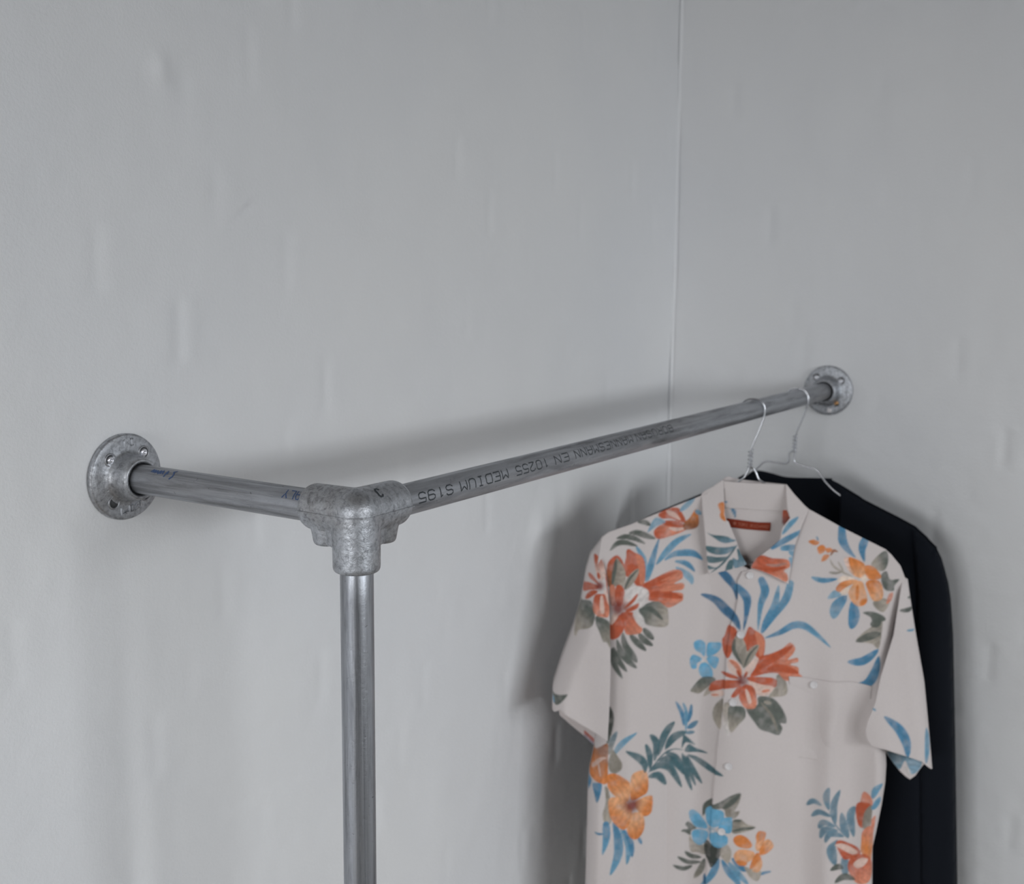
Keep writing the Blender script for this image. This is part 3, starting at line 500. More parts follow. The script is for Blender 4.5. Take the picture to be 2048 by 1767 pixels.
 ('P','B',[-1837,-4847,-1806,-4759,-1732,-4857,-1667,-4961,-1680,-5059,-1757,-5117,-1832,-5093,-1864,-4975],None,9,9),
 ('P','B',[-2064,-4898,-1885,-4677,-1869,-4912,-1869,-5252,-1979,-5276,-2078,-5288,-2161,-5316,-2139,-5131],[-2066,-5174,-1899,-4758],11,5),
 ('L','B',[-2014,-4984,-1966,-5195],16,17,17,0),
 ('L','B',[-2127,-5221,-1973,-4948,-1881,-4889],19,17,17,0),
 ('P','B',[-2178,-5394,-2098,-5318,-2127,-5456,-2187,-5616],None,0,0),
 ('P','B',[-2083,-5345,-1951,-5273,-1960,-5436,-2011,-5572,-2054,-5465],None,0,0),
 ('P','B',[-1902,-5324,-1853,-5355,-1819,-5544,-1798,-5828,-1875,-5883,-1926,-5734,-1885,-5544],[-1854,-5465,-1891,-5860],9,10),
 ('L','B',[-1872,-5875,-1867,-6098,-1918,-6342],63,0,1,1),
 ('L','B',[-2041,-6022,-1905,-6022],19,0,0,0),
 ('L','B',[-1774,-5828,-1703,-6064,-1697,-6335,-1802,-6646],66,0,1,0),
 ('L','B',[-1664,-5935,-1552,-6201,-1568,-6471],42,1,1,0),
 ('L','B',[-1633,-5933,-1523,-6139,-1491,-6367],42,0,0,0),
 ('L','B',[-1421,-6078,-1360,-6210],22,0,0,0),
 ('P','B',[-1871,-5150,-1772,-5120,-1650,-5168,-1556,-5243,-1548,-5404,-1582,-5531,-1719,-5486,-1826,-5386,-1868,-5292],[-1785,-5195,-1599,-5468],11,12),
 ('P','B',[-1547,-5244,-1517,-5118,-1429,-5086,-1337,-5107,-1295,-5231,-1299,-5425,-1390,-5485,-1531,-5501],[-1427,-5202,-1333,-5386],12,11),
 ('P','B',[-1478,-5559,-1360,-5501,-1247,-5496,-1223,-5569,-1236,-5746,-1322,-5802,-1414,-5720],[-1281,-5673,-1402,-5595],11,12),
 ('P','B',[-1574,-5898,-1519,-5711,-1384,-5729,-1331,-5873,-1344,-6015,-1420,-6107,-1510,-6083,-1567,-5994],[-1472,-5800,-1420,-6086],12,11),
 ('P','B',[-1844,-5512,-1764,-5469,-1643,-5504,-1520,-5631,-1520,-5774,-1585,-5922,-1663,-5940,-1786,-5828,-1841,-5670],[-1726,-5827,-1595,-5628],11,12),
 ('D','B',[-1522,-5583],178,16,16,0),
 ('L','B',[-1625,-4766,-1464,-4866,-1357,-4994,-1343,-5141],51,18,18,0),
 ('L','B',[-1347,-4702,-1286,-4880,-1272,-5106],42,18,18,0),
 ('L','B',[-1289,-4571,-1197,-4721,-1215,-4987],48,18,18,0),
 ('L','B',[-944,-4433,-1082,-4620,-1168,-4916],57,18,18,0),
 ('L','B',[-759,-4586,-945,-4661,-1069,-4844],57,18,18,0),
 ('L','B',[-749,-4931,-556,-5034,-391,-5118,-241,-5168],48,18,18,0),
 ('L','B',[-764,-4937,-658,-5169,-527,-5360],39,18,18,0),
 ('L','B',[-794,-4927,-702,-5198,-616,-5406],30,18,18,0),
 ('L','B',[-826,-4893,-764,-5191,-666,-5480],36,18,18,0),
 ('L','B',[-1067,-4888,-906,-4977,-801,-5204],51,18,18,0),
 ('L','B',[-1186,-4980,-1012,-4977,-889,-5072,-785,-5229],51,18,18,0),
 ('L','B',[-1291,-5127,-1131,-5051,-977,-5135,-813,-5418],63,18,18,0),
 ('L','B',[-1300,-5206,-1157,-5206,-1039,-5374],54,18,18,0),
 ('L','B',[-1308,-5164,-1134,-4939,-955,-4842,-804,-4858],12,18,18,0),
 ('P','B',[-818,-4641,-749,-4677,-646,-4791,-777,-4746,-832,-4829],None,18,18),
 ('P','B',[-730,-4774,-637,-4836,-460,-4887,-650,-4902,-791,-4875],None,18,18),
 ('L','B',[-941,-4133,-850,-4300,-811,-4507],30,0,0,0),
 ('L','B',[-840,-4149,-787,-4301,-782,-4587],25,1,1,0),
 ('L','B',[-716,-4177,-726,-4320,-758,-4454],30,0,0,0),
 ('L','B',[-612,-4430,-693,-4498,-768,-4537],42,19,0,0),
 ('L','B',[-652,-4601,-789,-4606],28,19,19,0),
 ('L','B',[-287,-6442,-327,-6612,-432,-6798,-522,-6905],56,0,1,1),
 ('L','B',[-229,-6413,-125,-6586,-9,-6710,42,-6831],57,0,1,0),
 ('L','B',[-140,-6435,6,-6608,172,-6792],46,1,1,0),
 ('L','B',[-86,-6381,40,-6507,136,-6588],48,0,0,0),
 ('L','B',[497,-6627,387,-6638,311,-6659],24,0,0,0),
 ('L','B',[-454,-6682,-449,-6863],20,3,3,0),
 ('P','B',[-504,-5834,-505,-5707,-451,-5604,-385,-5534,-373,-5614,-253,-5542,-128,-5449,10,-5404,-18,-5572,-65,-5673,5,-5678,-61,-5787,-181,-5771,-222,-5657,-339,-5685,-448,-5701],[-210,-5744,-342,-5598],9,8),
 ('L','B',[4,-5416,-124,-5558,-240,-5659],39,8,8,0),
 ('L','B',[-393,-5546,-477,-5670,-492,-5812],30,8,8,0),
 ('P','B',[-96,-5824,23,-5797,110,-5869,239,-5925,77,-5990,-90,-6004],[-38,-5891,121,-5929],9,10),
 ('L','B',[239,-5930,75,-5940,-91,-5977],26,8,8,0),
 ('L','B',[-87,-5823,38,-5814],22,8,8,0),
 ('P','B',[-747,-5983,-710,-5942,-643,-5983,-586,-6033,-659,-6080,-671,-6152,-752,-6107,-802,-6091,-782,-6062,-707,-6054],None,8,8),
 ('P','B',[-685,-6148,-636,-6224,-505,-6262,-428,-6220,-445,-6385,-574,-6398,-649,-6409,-682,-6321],[-485,-6286,-661,-6329],9,10),
 ('P','B',[-466,-6170,-378,-6198,-230,-6233,-232,-6323,-286,-6453,-366,-6563,-415,-6473,-466,-6361],None,7,7),
 ('P','B',[-234,-6243,-158,-6186,-98,-6261,-94,-6361,-129,-6469,-205,-6416,-247,-6345],None,10,10),
 ('L','B',[-745,-6402,-647,-6470,-503,-6453],37,8,8,0),
 ('L','B',[-850,-6478,-691,-6568,-506,-6525],35,8,8,0),
 ('L','B',[-913,-6610,-754,-6674,-624,-6613],35,8,8,0),
 ('L','B',[-457,-6454,-511,-6638,-604,-6807],43,8,9,0),
 ('P','B',[-698,-5783,-640,-5760,-574,-5792,-508,-5855,-441,-5945,-457,-6009,-586,-6018,-663,-5944,-696,-5864],None,4,4),
 ('P','B',[-468,-5726,-413,-5661,-380,-5684,-365,-5878,-399,-5954,-453,-5889],None,4,4),
 ('P','B',[-398,-5696,-321,-5680,-228,-5697,-214,-5794,-277,-5911,-367,-5957,-399,-5885],None,4,4),
 ('P','B',[-244,-5807,-116,-5774,-95,-5814,-106,-5995,-201,-6015,-284,-5962],None,4,4),
 ('P','B',[-409,-6066,-328,-6014,-200,-6040,-150,-6085,-156,-6178,-248,-6243,-340,-6232,-399,-6163],None,4,4),
 ('P','B',[-651,-6105,-585,-6048,-475,-6029,-418,-6078,-465,-6212,-541,-6276,-626,-6235],None,4,4),
 ('D','B',[-379,-6004],78,2,2,0),
 ('D','B',[-361,-6010],34,20,20,0),
 ('P','B',[101,-6517,201,-6548,342,-6602,333,-6700,285,-6748,177,-6666],None,10,10),
 ('P','B',[-74,-6111,-42,-6052,32,-6031,127,-6079,199,-6183,170,-6234,67,-6230,-28,-6190],None,11,11),
 ('P','B',[257,-6139,247,-6057,284,-5989,351,-5997,394,-6035,378,-6135,353,-6262,277,-6292,244,-6217],[344,-6049,265,-6220],11,12),
 ('P','B',[302,-6315,368,-6162,433,-6129,495,-6187,508,-6258,433,-6337,338,-6363],[354,-6303,474,-6186],11,12),
 ('P','B',[-53,-6329,12,-6255,133,-6256,239,-6307,224,-6395,122,-6463,30,-6490,-40,-6419],None,12,12),
 ('P','B',[-19,-6438,46,-6414,136,-6458,105,-6502,20,-6489],None,11,11),
 ('P','B',[177,-6531,206,-6418,278,-6312,341,-6411,304,-6480,220,-6547],None,11,11),
 ('P','B',[219,-6564,284,-6460,352,-6441,356,-6534,309,-6609,241,-6600],None,12,12),
 ('L','SR',[1886,-4118,2098,-4297,2217,-4502,2248,-4721],68,0,0,0),
 ('L','SR',[2500,-4322,2530,-4568,2513,-4816],49,1,1,0),
 ('L','SR',[1730,-4017,1781,-4049],14,1,1,0),
 ('P','SRb',[2118,-4960,2288,-4984,2598,-5035,2577,-5215,2473,-5273,2386,-5078,2301,-5217],[2261,-5052,2567,-5123],19,2),
 ('L','SRb',[2382,-5145,2461,-5324],40,20,20,0),
 ('L','B',[939,-5582,1026,-5501,1138,-5535],40,19,19,0),
 ('L','B',[1225,-5245,1192,-5403,1237,-5583],46,19,19,0),
 ('L','B',[1385,-5292,1303,-5512,1341,-5808],52,19,19,0),
 ('L','B',[1012,-5736,1117,-5636,1279,-5675],40,19,19,0),
 ('L','B',[1111,-5888,1179,-5771,1342,-5836],42,19,19,0),
 ('L','B',[1138,-6027,1198,-5873,1386,-5902],45,19,19,0),
 ('L','B',[1203,-6071,1275,-5930,1481,-6006],45,19,19,0),
 ('L','B',[1384,-6036,1300,-6143,1322,-6276,1373,-6413],71,19,19,0),
 ('L','B',[1420,-5639,1465,-5848,1539,-6028],57,19,19,0),
 ('L','B',[1607,-5541,1552,-5702,1613,-6005],57,19,19,0),
 ('L','B',[1482,-6287,1511,-6435,1515,-6583],65,19,19,0),
 ('L','B',[1228,-5559,1332,-5791,1512,-6020],11,19,19,0),
 ('P','B',[1681,-5385,1718,-5296,1807,-5364,1821,-5500,1682,-5542],None,15,15),
 ('P','B',[1617,-5580,1657,-5473,1802,-5464,1755,-5611,1731,-5829,1660,-5810],None,14,14),
 ('P','B',[1728,-5620,1816,-5468,1828,-5659,1805,-5839,1721,-5844],None,9,9),
 ('P','B',[1824,-5710,1886,-5647,1861,-5977],None,15,15),
 ('P','B',[1727,-5883,1837,-5795,1889,-6114,1866,-6342,1721,-6220,1711,-6051],[1788,-5850,1777,-6155],15,11),
 ('P','B',[1359,-6087,1410,-6046,1539,-6093,1682,-6156,1701,-6257,1519,-6345,1436,-6265],None,14,14),
 ('P','B',[1343,-6097,1477,-6108,1670,-6207,1591,-6260,1415,-6164],None,17,17),
 ('P','B',[1549,-6402,1608,-6295,1782,-6234,1893,-6393,1892,-6612,1741,-6681,1653,-6659,1570,-6531],[1640,-6359,1798,-6596],14,15),
 ('P','B',[1624,-6397,1724,-6290,1821,-6310,1759,-6405,1674,-6454],None,17,17),
 ('L','B',[1293,-6477,1396,-6438,1486,-6479],46,8,8,0),
 ('L','B',[1367,-6681,1500,-6599,1659,-6630],52,8,8,0),
 ('L','B',[1818,-5377,1867,-5228,1957,-5164],49,1,1,0),
 ('L','B',[1821,-5542,1897,-5425,1916,-5346],49,1,1,0),
 ('P','SL',[-2678,-4048,-2449,-3937,-2510,-4039,-2620,-4154,-2674,-4133],None,8,8),
 ('L','SL',[-2665,-4085,-2658,-4172],18,4,4,0),
]

# ------------------------------------------------------------------ the setting
def graded(a, b, fa, fb, fine, coarse):
    """coordinates from a to b, fine between fa and fb"""
    x = [a]; 
    while x[-1] < b - 1e-6:
        s = fine if fa - fine <= x[-1] < fb else coarse
        nx = min(x[-1] + s, b)
        if x[-1] < fa - 1e-6 < nx: nx = fa
        x.append(nx)
    return np.array(x)
COURSE, MODULE = .0667, .240
_rs = np.random.RandomState(5)
HEAD = {}
def joint_relief(s, z, phases, seed):
    """thickly painted brickwork: shallow head joints and fainter bed joints, m"""
    row = np.floor((z - .4300) / COURSE).astype(int)
    zz = (z - .4300) / COURSE - row                           # 0..1 inside a course
    ph = np.array([phases.get(r, ((r * 7 + seed * 3) % 10) * .024 + (.12 if r % 2 else 0)) for r in range(-40, 40)])[np.clip(row + 40, 0, 79)]
    k = (s - ph) / MODULE; i = np.round(k).astype(int); dx = (k - i) * MODULE
    rs = np.random.RandomState(seed); ST = rs.uniform(.0, 1, (80, 200)) ** 1.6
    st = ST[np.clip(row + 40, 0, 79), np.clip(i + 100, 0, 199)]
    vert = np.exp(-(dx / .0085) ** 2) * st * np.clip(np.minimum(zz, 1 - zz) * 7, 0, 1)
    bed = np.exp(-(np.minimum(zz, 1 - zz) * COURSE / .007) ** 2) * (.10 + .25 * np.clip(vnoise(s, z, .11, seed + 3), 0, 1))
    ride = np.where(dx > 0, np.exp(-((dx - .016) / .012) ** 2), 0) * st * .40
    return -.0015 * vert - .0014 * bed + .0012 * ride
def wall_relief(s, z, phases, seed):
    h = .0011 * vnoise(s, z, .17, seed) + .0007 * vnoise(s, z, .063, seed + 1) + .00025 * vnoise(s, z, .021, seed + 2)
    return h + joint_relief(s, z, phases, seed)
def wall_grid(ys, zs, fn):
    Y, Z = np.meshgrid(ys, zs, indexing='ij'); V = fn(Y.ravel(), Z.ravel()); n, m = len(ys), len(zs)
    idx = np.arange(n * m).reshape(n, m)
    Q = np.stack([idx[:-1, :-1], idx[1:, :-1], idx[1:, 1:], idx[:-1, 1:]], -1).reshape(-1, 4)
    return V, Q
ys = graded(REAR_Y, BACK_Y, -.36, BACK_Y, .004, .05); zs = graded(FLOOR_Z, CEIL_Z, -.86, .78, .004, .05)
def left_fn(y, z):
    h = wall_relief(y, z, {0: .236, -1: .172, -2: .048, -3: .123, -4: .221, -6: .039}, 11)
    for (y0, z0, a, sy, sz, rot) in ((.060, .371, .0030, .010, .012, 0), (.085, .362, -.0016, .012, .012, 0), (.163, .253, .0016, .014, .003, .5), (.163, .249, -.0022, .015, .003, .5),
                                     (.018, .236, -.0014, .03, .003, .1), (.735, -.185, .0040, .020, .022, 0), (.80, -.165, -.0030, .02, .03, 0), (-.005, -.5, -.0030, .016, .30, 0), (.02, -.5, .0020, .02, .30, 0)):
        c, s_ = math.cos(rot), math.sin(rot); a1 = (y - y0) * c + (z - z0) * s_; b1 = -(y - y0) * s_ + (z - z0) * c
        h = h + a * np.exp(-(a1 / sy) ** 2 - (b1 / sz) ** 2)
    h = h + .0022 * vnoise(y, z, .05, 31) * np.exp(-((y - .80) / .10) ** 2 - ((z + .17) / .06) ** 2)
    e = np.clip((np.hypot(y, z) - .042) / .02, 0, 1)
    return np.stack([h * e, y, z], -1)
V, Q = wall_grid(ys, zs, left_fn)
tag(link('wall_left', mesh_np('wall_left', V, Q[:, ::1]), M_WALL), kind='structure')
xs = graded(0.0, RIGHT_X, 0.0, .95, .004, .05)
def back_fn(x, z):
    h = wall_relief(x, z, {0: .10, -1: .22, -2: .0, -3: .17, -6: .237}, 23)
    e = np.clip((np.hypot(x - RAIL_X, z) - .042) / .02, 0, 1)
    return np.stack([x, BACK_Y - h * e, z], -1)
V, Q = wall_grid(xs, zs, back_fn)
tag(link('wall_back', mesh_np('wall_back', V, Q), M_WALL), kind='structure')
# paint-filled internal corner: a shallow cove of filler
Vc, Fc = [], []
zc = np.arange(FLOOR_Z, CEIL_Z + .001, .02); R = .0048; K = 7
for z in zc:
    wob = .0012 * float(vnoise(np.array([0.]), np.array([z]), .09, 77)[0])
    for k in range(K):
        a = math.pi / 2 * k / (K - 1); rr = R + wob
        Vc.append((rr - rr * math.cos(a) + .0005, BACK_Y - rr + rr * math.sin(a) - .0005, z))
for i in range(len(zc) - 1):
    for k in range(K - 1): Fc.append((i * K + k, i * K + k + 1, (i + 1) * K + k + 1, (i + 1) * K + k))
tag(link('trim_1', mesh('corner_cove', Vc, Fc), M_WALL), kind='structure')
T = .12
tag(link('floor', box_mesh('floor', (-T, REAR_Y - T, FLOOR_Z - T), (RIGHT_X + T, BACK_Y + T, FLOOR_Z)), M_FLOOR, smooth=False), kind='structure')
tag(link('ceiling', box_mesh('ceiling', (-T, REAR_Y - T, CEIL_Z), (RIGHT_X + T, BACK_Y + T, CEIL_Z + T)), M_CEIL, smooth=False), kind='structure')
def wall_with_opening(name, lo, hi, axis, o):
    """box wall with a rectangular opening o=(a0,a1,z0,z1) along axis"""
    bm = bmesh.new()
    def add(a0, a1, z0, z1):
        l, h = list(lo), list(hi); l[axis], h[axis], l[2], h[2] = a0, a1, z0, z1
        r = bmesh.ops.create_cube(bm, size=1)
        for v in r['verts']: v.co = Vector([(l[i] + h[i]) / 2 + v.co[i] * (h[i] - l[i]) for i in range(3)])
    add(lo[axis], o[0], lo[2], hi[2]); add(o[1], hi[axis], lo[2], hi[2]); add(o[0], o[1], lo[2], o[2]); add(o[0], o[1], o[3], hi[2])
    me = bpy.data.meshes.new(name); bm.to_mesh(me); bm.free()
    return tag(link(name, me, M_GREY, smooth=False), kind='structure')
wall_with_opening('wall_right', (RIGHT_X, REAR_Y - T, FLOOR_Z), (RIGHT_X + T, BACK_Y + T, CEIL_Z), 1, WIN_SIDE)
wall_with_opening('wall_rear', (-T, REAR_Y - T, FLOOR_Z), (RIGHT_X, REAR_Y, CEIL_Z), 0, FILL_OPENING)
def window(name, axis, o, p0):
    """casement: frame bars, glazing bar, panes and sill standing in the opening"""
    def bx(a0, a1, z0, z1, d0, d1):
        l, h = [0, 0, z0], [0, 0, z1]; l[axis], h[axis] = a0, a1; l[1 - axis], h[1 - axis] = min(d0, d1), max(d0, d1); return l, h
    s = 1 if axis == 1 else -1
    w = empty(name, ((p0 if axis == 1 else (o[0] + o[1]) / 2), (p0 if axis == 0 else (o[0] + o[1]) / 2), o[2])); tag(w, kind='structure')
    d0, d1 = p0 + s * .05, p0 + s * .10; b = .045; mid = (o[0] + o[1]) / 2
    for (a0, a1, z0, z1) in ((o[0], o[1], o[2], o[2] + b), (o[0], o[1], o[3] - b, o[3]), (o[0], o[0] + b, o[2] + b, o[3] - b), (o[1] - b, o[1], o[2] + b, o[3] - b)):
        link('window_frame', box_mesh('bar', *bx(a0, a1, z0, z1, d0, d1), .004), M_FRAME, w, smooth=False)
    link('glazing_bar', box_mesh('bar', *bx(mid - .015, mid + .015, o[2] + b, o[3] - b, d0, d1), .004), M_FRAME, w, smooth=False)
    for a0, a1 in ((o[0] + b, mid - .015), (mid + .015, o[1] - b)):
        link('pane', box_mesh('pane', *bx(a0, a1, o[2] + b, o[3] - b, p0 + s * .073, p0 + s * .077)), M_GLASS, w, smooth=False)
    link('window_sill', box_mesh('sill', *bx(o[0] - .03, o[1] + .03, o[2] - .03, o[2] - .001, p0 - s * .05, p0 - s * .002), .004), M_FRAME, w, smooth=False)
window('window_1', 1, WIN_SIDE, RIGHT_X)
window('added_fill_window', 0, FILL_OPENING, REAR_Y)  # unseen window added around the rear fill

# ------------------------------------------------------------------ lettering in strokes
GLYPH = {
 'A': ['0,0 0,4 1,6 3,6 4,4 4,0', '0,2.6 4,2.6'], 'B': ['0,0 0,6 3,6 4,5 4,3.8 3,3 0,3', '3,3 4,2.2 4,1 3,0 0,0'], 'C': ['4,1 3,0 1,0 0,1 0,5 1,6 3,6 4,5'],
 'D': ['0,0 0,6 3,6 4,5 4,1 3,0 0,0'], 'E': ['4,0 0,0 0,6 4,6', '0,3 3,3'], 'H': ['0,0 0,6', '4,0 4,6', '0,3 4,3'], 'I': ['1,0 3,0', '2,0 2,6', '1,6 3,6'], 'L': ['0,6 0,0 4,0'],
 'M': ['0,0 0,6 2,3.4 4,6 4,0'], 'N': ['0,0 0,6 4,0 4,6'], 'O': ['1,0 3,0 4,1 4,5 3,6 1,6 0,5 0,1 1,0'], 'R': ['0,0 0,6 3,6 4,5 4,4 3,3 0,3', '2,3 4,0'], 'S': ['0,1 1,0 3,0 4,1 4,2.3 3,3 1,3 0,3.8 0,5 1,6 3,6 4,5'],
 'T': ['0,6 4,6', '2,6 2,0'], 'U': ['0,6 0,1 1,0 3,0 4,1 4,6'], 'Y': ['0,6 2,3 4,6', '2,3 2,0'], 'J': ['4,6 4,1 3,0 1,0 0,1'],
 '0': ['1,0 3,0 4,1 4,5 3,6 1,6 0,5 0,1 1,0'], '1': ['2,0 2,6 1,5'], '2': ['0,5 1,6 3,6 4,5 4,3.8 0,0 4,0'], '5': ['0,1 1,0 3,0 4,1 4,2.8 3,3.6 0,3.6 0,6 4,6'], '9': ['0,1 1,0 3,0 4,1 4,5 3,6 1,6 0,5 0,3.6 1,2.8 4,2.8'],
 '6': ['4,5 3,6 1,6 0,5 0,1 1,0 3,0 4,1 4,2.4 3,3.2 0,3.2']}
def strokes_of(text, advance=5.6):
    out, x = [], 0
    for ch in text:
        for s in GLYPH.get(ch, []):
            out.append([(x + float(p.split(',')[0]), float(p.split(',')[1])) for p in s.split()])
        x += advance
    return out, x - (advance - 4)
def ribbon_mesh(name, strokes, width, place, thick=0.0):
    """flat pen strokes (2D units already in metres) laid on a surface by place(a,b,h)"""
    V, F = [], []
    for st in strokes:
        pts = []
        for (x0, y0), (x1, y1) in zip(st[:-1], st[1:]):
            n = max(1, int(math.hypot(x1 - x0, y1 - y0) / .0016))
            pts += [(x0 + (x1 - x0) * k / n, y0 + (y1 - y0) * k / n) for k in range(n)]
        pts.append(st[-1]); P = np.array(pts); T_ = np.gradient(P, axis=0) if len(P) > 1 else np.array([[1, 0]])
        T_ /= np.linalg.norm(T_, axis=1)[:, None] + 1e-12; Nn = np.stack([-T_[:, 1], T_[:, 0]], -1)
        P[0] -= T_[0] * width * .4; P[-1] += T_[-1] * width * .4
        b = len(V)
        for p, n_ in zip(P, Nn):
            for s in (-.5, .5): V.append(place(p[0] + n_[0] * width * s, p[1] + n_[1] * width * s, thick))
        for i in range(len(P) - 1): F.append((b + 2 * i, b + 2 * i + 1, b + 2 * i + 3, b + 2 * i + 2))
        if thick > 1e-4:                                            # side walls of raised lettering
            c = len(V)
            for p, n_ in zip(P, Nn):
                for s in (-.9, .9): V.append(place(p[0] + n_[0] * width * s, p[1] + n_[1] * width * s, -.0003))
            for i in range(len(P) - 1):
                F.append((b + 2 * i, b + 2 * i + 2, c + 2 * i + 2, c + 2 * i)); F.append((b + 2 * i + 1, c + 2 * i + 1, c + 2 * i + 3, b + 2 * i + 3))
    return mesh(name, V, F)

# ------------------------------------------------------------------ the clothes rail: one bolted thing
PR = .01345                                                          # pipe radius
rack = empty('clothes_rail', (RAIL_X, 0, FLOOR_Z))
tag(rack, 'galvanised steel pipe clothes rail fixed across the white corner', 'clothes rail')
def pipe(a, b, mat, label=None):
    a, b = Vector(a), Vector(b); L = (b - a).length
    n = 24; prof = [(PR - .0028, 0), (PR - .0004, 0), (PR, .0004)] + [(PR, .0004 + (L - .0008) * k / n) for k in range(1, n)] + [(PR, L - .0004), (PR - .0004, L), (PR - .0028, L)]
    return link('pipe', lathe('pipe', prof, 72, close=False), mat, rack, axis_matrix(a, b - a))
p_short = pipe((.006, 0, 0), (RAIL_X - .012, 0, 0), M_PIPE[0]); p_short['label'] = 'short pipe from the wall flange to the corner fitting'
p_long = pipe((RAIL_X, .012, 0), (RAIL_X, BACK_Y - .006, 0), M_PIPE[1]); p_long['label'] = 'long horizontal pipe printed with black lettering'
p_post = pipe((RAIL_X, 0, -.012), (RAIL_X, 0, FLOOR_Z + .006), M_PIPE[2]); p_post['label'] = 'upright pipe below the corner fitting'

def flange(M, screws, gap=None):
    prof = [(0, .0005), (.0385, .0005), (.0398, .0018), (.0400, .0045), (.0393, .0062), (.0380, .0068), (.033, .0071), (.0268, .0074), (.0240, .0080), (.0225, .0092), (.0214, .0112), (.0208, .0140), (.0200, .0200), (.0192, .0250), (.0186, .0268), (.0174, .0278), (.0156, .0276), (.0150, .0262), (.0146, .0200), (.0145, .014), (0, .014)]
    f = link('wall_flange', lathe('wall_flange', prof, 96), M_CAST, rack, M)
    for (a, b, kind) in screws:
        P = M @ Matrix.Translation((a, b, .0072))
        cs = [(.0046, .0001), (.0050, .0009), (.0058, .0011), (.0064, .0006), (.0066, -.0004), (.0046, -.0004), (.0046, .0001)]
        link('screw_hole_rim', lathe('rim', cs, 32), M_CAST, f, P)
        link('hole_shade_disc', lathe('hole', [(0, .0003), (.0046, .0003), (.0046, -.0004), (0, -.0004)], 24), M_HOLE_SHADE, f, P)  # flat dark disc painted as the shade of a hole
        if kind:
            hd = [(0, .0012), (.0011, .0012), (.0013, .0020), (.0026, .0019), (.0034, .0012), (.0037, .0002), (0, .0002)]
            link('screw', lathe('screw', hd, 28), M_BRASS if kind == 2 else M_SCREW, f, P)
    return f
M1 = Matrix(((0, 0, 1, 0), (1, 0, 0, 0), (0, 1, 0, 0), (0, 0, 0, 1)))          # local z -> +x, local x -> +y, local y -> +z
f1 = flange(M1, [(-.0185, .0178, 1), (.0190, .0205, 1), (-.0165, -.0215, 0), (.0195, -.0190, 1)])
f1['label'] = 'round cast flange screwed to the left wall'
def on_f1(x0, y0):
    return lambda a, b, h: M1 @ Vector((x0 + a, y0 + b, .0074 + h))
st, _ = strokes_of('LJI', 5.4); u_ = .00095
link('cast_lettering', ribbon_mesh('cast_letters', [[(x * u_, y * u_ + x * .00012) for x, y in s] for s in st], .0011, on_f1(-.0085, -.0338), .0009), M_CAST, f1, smooth=False)
st, _ = strokes_of('21', 5.0)
link('cast_lettering', ribbon_mesh('cast_letters', [[(x * u_ * .9, y * u_ * .9 + x * .0004) for x, y in s] for s in st], .0011, on_f1(.0075, -.0318), .0009), M_CAST, f1, smooth=False)
st, _ = strokes_of('1I', 9.0)
link('cast_lettering', ribbon_mesh('cast_letters', [[(x * u_, y * u_) for x, y in s] for s in st], .0009, on_f1(-.004, .0290), .0006), M_CAST, f1, smooth=False)
M2 = Matrix(((1, 0, 0, RAIL_X), (0, 0, -1, BACK_Y), (0, 1, 0, 0), (0, 0, 0, 1)))  # local z -> -y
f2 = flange(M2, [(-.0185, .0205, 1), (.0215, .0168, 1), (.0155, -.0190, 2), (-.0190, -.0180, 0)])
f2['label'] = 'round cast flange screwed to the back wall'
link('stock_tag', box_mesh('stock_tag', (.0015, -.0352, .0074), (.0085, -.0285, .0078), .0002), M_BUTTON, f2, M2)
M3 = Matrix.Translation((RAIL_X, 0, FLOOR_Z))
f3 = flange(M3, [(.019, .019, 1), (-.019, .019, 1), (.019, -.019, 1), (-.019, -.019, 1)]); f3['label'] = 'round cast flange on the floor'

# three-way corner fitting: sockets, bosses and web fused into one casting
bm = bmesh.new()
def add_cyl(a, b, r0, r1=None, rnd=.004):
    a, b = Vector(a), Vector(b); L = (b - a).length; r1 = r1 or r0; M = axis_matrix(a, b - a)
    prof = [(0, 0), (r0 - rnd, 0), (r0, rnd), (r1, L - rnd), (r1 - rnd * .3, L - rnd * .3), (r1 - rnd, L), (0, L)]
    me = lathe('t', prof, 48); me.transform(M); bm.from_mesh(me); bpy.data.meshes.remove(me)
def add_ball(c, r, s=(1, 1, 1)):
    r_ = bmesh.ops.create_icosphere(bm, subdivisions=4, radius=r)
    for v in r_['verts']: v.co = Vector((v.co.x * s[0] + c[0], v.co.y * s[1] + c[1], v.co.z * s[2] + c[2]))
SR = .0195
add_cyl((.006, 0, 0), (-.0490, 0, 0), SR, SR - .0006, .0055); add_cyl((0, -.006, 0), (0, .0530, 0), SR, SR - .0006, .0055); add_cyl((0, 0, .004), (0, 0, -.0482), SR, SR - .0004, .0035)
add_ball((0, 0, 0), SR * 1.005)
add_cyl((-.0300, 0, -.008), (-.0300, 0, -.0300), .0148, .0118, .003); add_cyl((0, .0320, -.008), (0, .0320, -.0300), .0148, .0118, .003)   # set-screw bosses
add_cyl((-.0170, 0, -.010), (-.0170, 0, -.0295), .0130, .0110, .003); add_cyl((0, .0180, -.010), (0, .0180, -.0295), .0130, .0110, .003)
add_ball((-.010, .010, -.008), .018)
me = bpy.data.meshes.new('corner_fitting'); bm.to_mesh(me); bm.free()
fit = link('corner_fitting', me, M_CAST, rack, Matrix.Translation((RAIL_X, 0, 0)))
fit['label'] = 'cast three-way corner fitting joining the pipes'
rm = fit.modifiers.new('fuse', 'REMESH'); rm.mode = 'VOXEL'; rm.voxel_size = .0009; rm.use_smooth_shade = True
sm = fit.modifiers.new('fillet', 'SMOOTH'); sm.factor = .5; sm.iterations = 7
